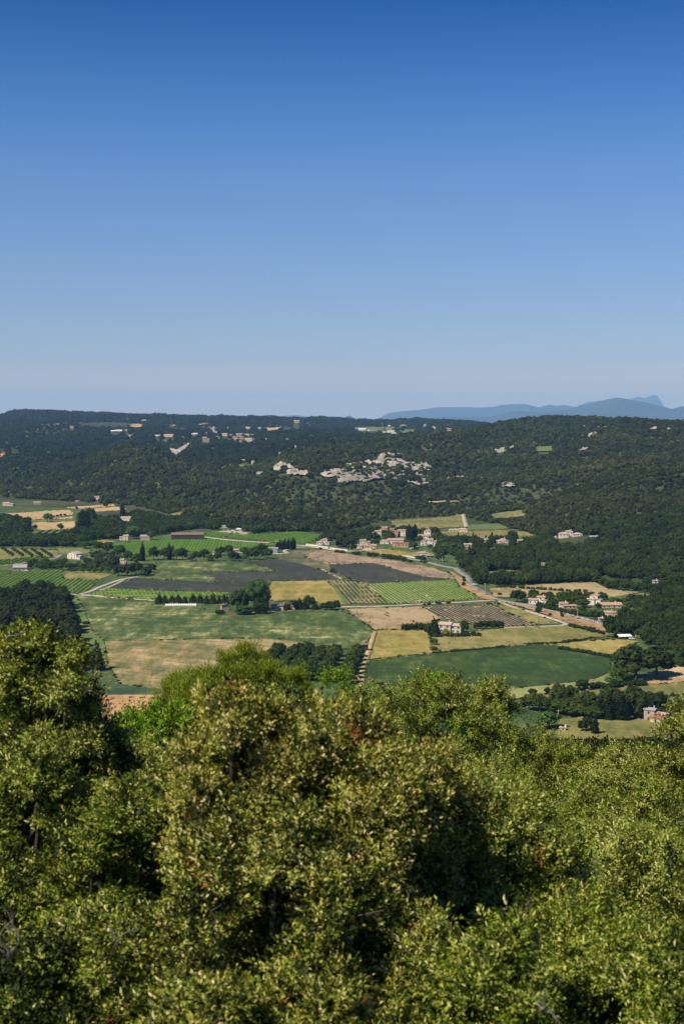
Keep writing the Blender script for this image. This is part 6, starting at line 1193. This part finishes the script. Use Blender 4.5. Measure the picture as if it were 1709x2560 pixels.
# undergrowth below the crowns, shade painted into its dark leaf colour
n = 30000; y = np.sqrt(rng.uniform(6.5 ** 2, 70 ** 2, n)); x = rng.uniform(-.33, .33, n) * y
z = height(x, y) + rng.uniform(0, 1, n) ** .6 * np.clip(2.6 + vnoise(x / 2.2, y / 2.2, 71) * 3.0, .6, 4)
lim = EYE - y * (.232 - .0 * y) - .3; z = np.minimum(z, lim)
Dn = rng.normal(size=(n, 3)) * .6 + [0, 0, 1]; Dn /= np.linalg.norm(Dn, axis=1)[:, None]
instancer('undergrowth', np.stack([x, y, z], 1), rng.uniform(1.2, 2.2, n)[:, None] * np.ones((1, 3)), None, SP['shade'], 'shade-coloured undergrowth under the foreground oaks', 'undergrowth', rotv=np.stack([np.arccos(Dn[:, 2]), np.zeros(n), np.arctan2(Dn[:, 0], -Dn[:, 1])], 1))
# the same scrub goes on beyond both sides of the view and down the slope
n = 26000; y = np.sqrt(rng.uniform(5.5 ** 2, 42 ** 2, n)); x = rng.uniform(.285, .75, n) * y * rng.choice([-1, 1], n)
cx_, cy_ = np.floor(x / 2.4), np.floor(y / 2.4); ox_, oy_ = (x / 2.4 - cx_ - .5) * 2, (y / 2.4 - cy_ - .5) * 2
dome = np.clip(1 - (ox_ ** 2 + oy_ ** 2) * .55, 0, 1); z = EYE - 5.4 - .02 * y - np.clip(y - 28, 0, None) * .2 + dome * 1.6 + vnoise(x / 5, y / 5, 73) * 2.0 - rng.uniform(0, .5, n) ** 2
Dn = np.stack([ox_ * .6, oy_ * .6, 1 + 0 * ox_], 1) + rng.normal(size=(n, 3)) * .4; Dn /= np.linalg.norm(Dn, axis=1)[:, None]
instancer('hillside_scrub', np.stack([x, y, z], 1), rng.uniform(1.1, 1.9, n)[:, None] * np.ones((1, 3)), None, SP['green'] + SP['olive'], 'oak scrub carrying on beyond both edges of the view', 'scrub', rotv=np.stack([np.arccos(np.clip(Dn[:, 2], -1, 1)), np.zeros(n), np.arctan2(Dn[:, 0], -Dn[:, 1])], 1))
n = 9000; y = np.sqrt(rng.uniform(40 ** 2, 640 ** 2, n)); x = rng.uniform(-.6, .6, n) * y; g_ = height(x, y); hh = np.clip(EYE - .226 * y - g_ - .4, 1.2, 5) * rng.uniform(.5, 1, n)
instancer('slope_scrub', np.stack([x, y, g_ - .1], 1), np.stack([hh * 1.5, hh * 1.5, hh], 1), rng.uniform(0, 6.28, n), po_dark, 'bushes clothing the steep slope below the viewpoint', 'scrub')
# bare twigs showing among the leaves
def twigs(px, py, Y, size, seed, label, n=5):
    g = np.random.default_rng(seed); p = np.array(at(px, py, Y)); b = MB()
    for k in range(n):
        q = np.zeros(3); d = np.array([g.uniform(-.7, .7), g.uniform(-.6, 0), 1.0]); pts = [q.copy()]
        for s in range(6):
            d = d / np.linalg.norm(d); q = q + d * size / 6; d = d + g.normal(size=3) * .45; pts.append(q.copy())
            if s in (2, 3): e = q + (d + g.normal(size=3) * .7) * size * .2; b.tube([tuple(q), tuple((q + e) / 2 + g.normal(size=3) * .01), tuple(e)], [.003, .002, .001], 4)
        b.tube([tuple(v) for v in pts], [.006, .0055, .005, .004, .003, .002, .001], 5)
    o = b.build('bare_branch', m_twigp, None, loc=tuple(p)); tag(o, label, 'branch')
twigs(20, 2400, 8.7, .40, 1, 'grey branching twigs at the lower left edge', 4)
twigs(290, 2370, 8.9, .22, 2, 'small bare twigs in the dark left hollow', 3)
twigs(1365, 2535, 8.4, .18, 3, 'bare twigs at the bottom right of centre', 4)
twigs(15, 1600, 14.2, .30, 4, 'thin bare twig rising above the left oak', 1)
twigs(362, 1745, 24, .9, 5, 'bent bare twig against the tan stubble field', 1)

# ------------------------------------------------------------------ the air
hz = MB().box(-26000, -140, -1.6, 26000, 66500, 1230).build('haze', None); tag(hz, 'pale blue summer haze over the whole valley', 'haze', kind='stuff')
m = bpy.data.materials.new('haze'); m.use_nodes = True; nt = m.node_tree; nt.nodes.remove(nt.nodes['Principled BSDF'])
pv = nt.nodes.new('ShaderNodeVolumePrincipled'); pv.inputs['Color'].default_value = (0.28, 0.56, 1.0, 1); pv.inputs['Density'].default_value = 3.0e-5; pv.inputs['Anisotropy'].default_value = 0.0; pv.inputs['Absorption Color'].default_value = (0.2, 0.2, 0.2, 1)
nt.links.new(pv.outputs[0], nt.nodes['Material Output'].inputs['Volume']); hz.data.materials.append(m)
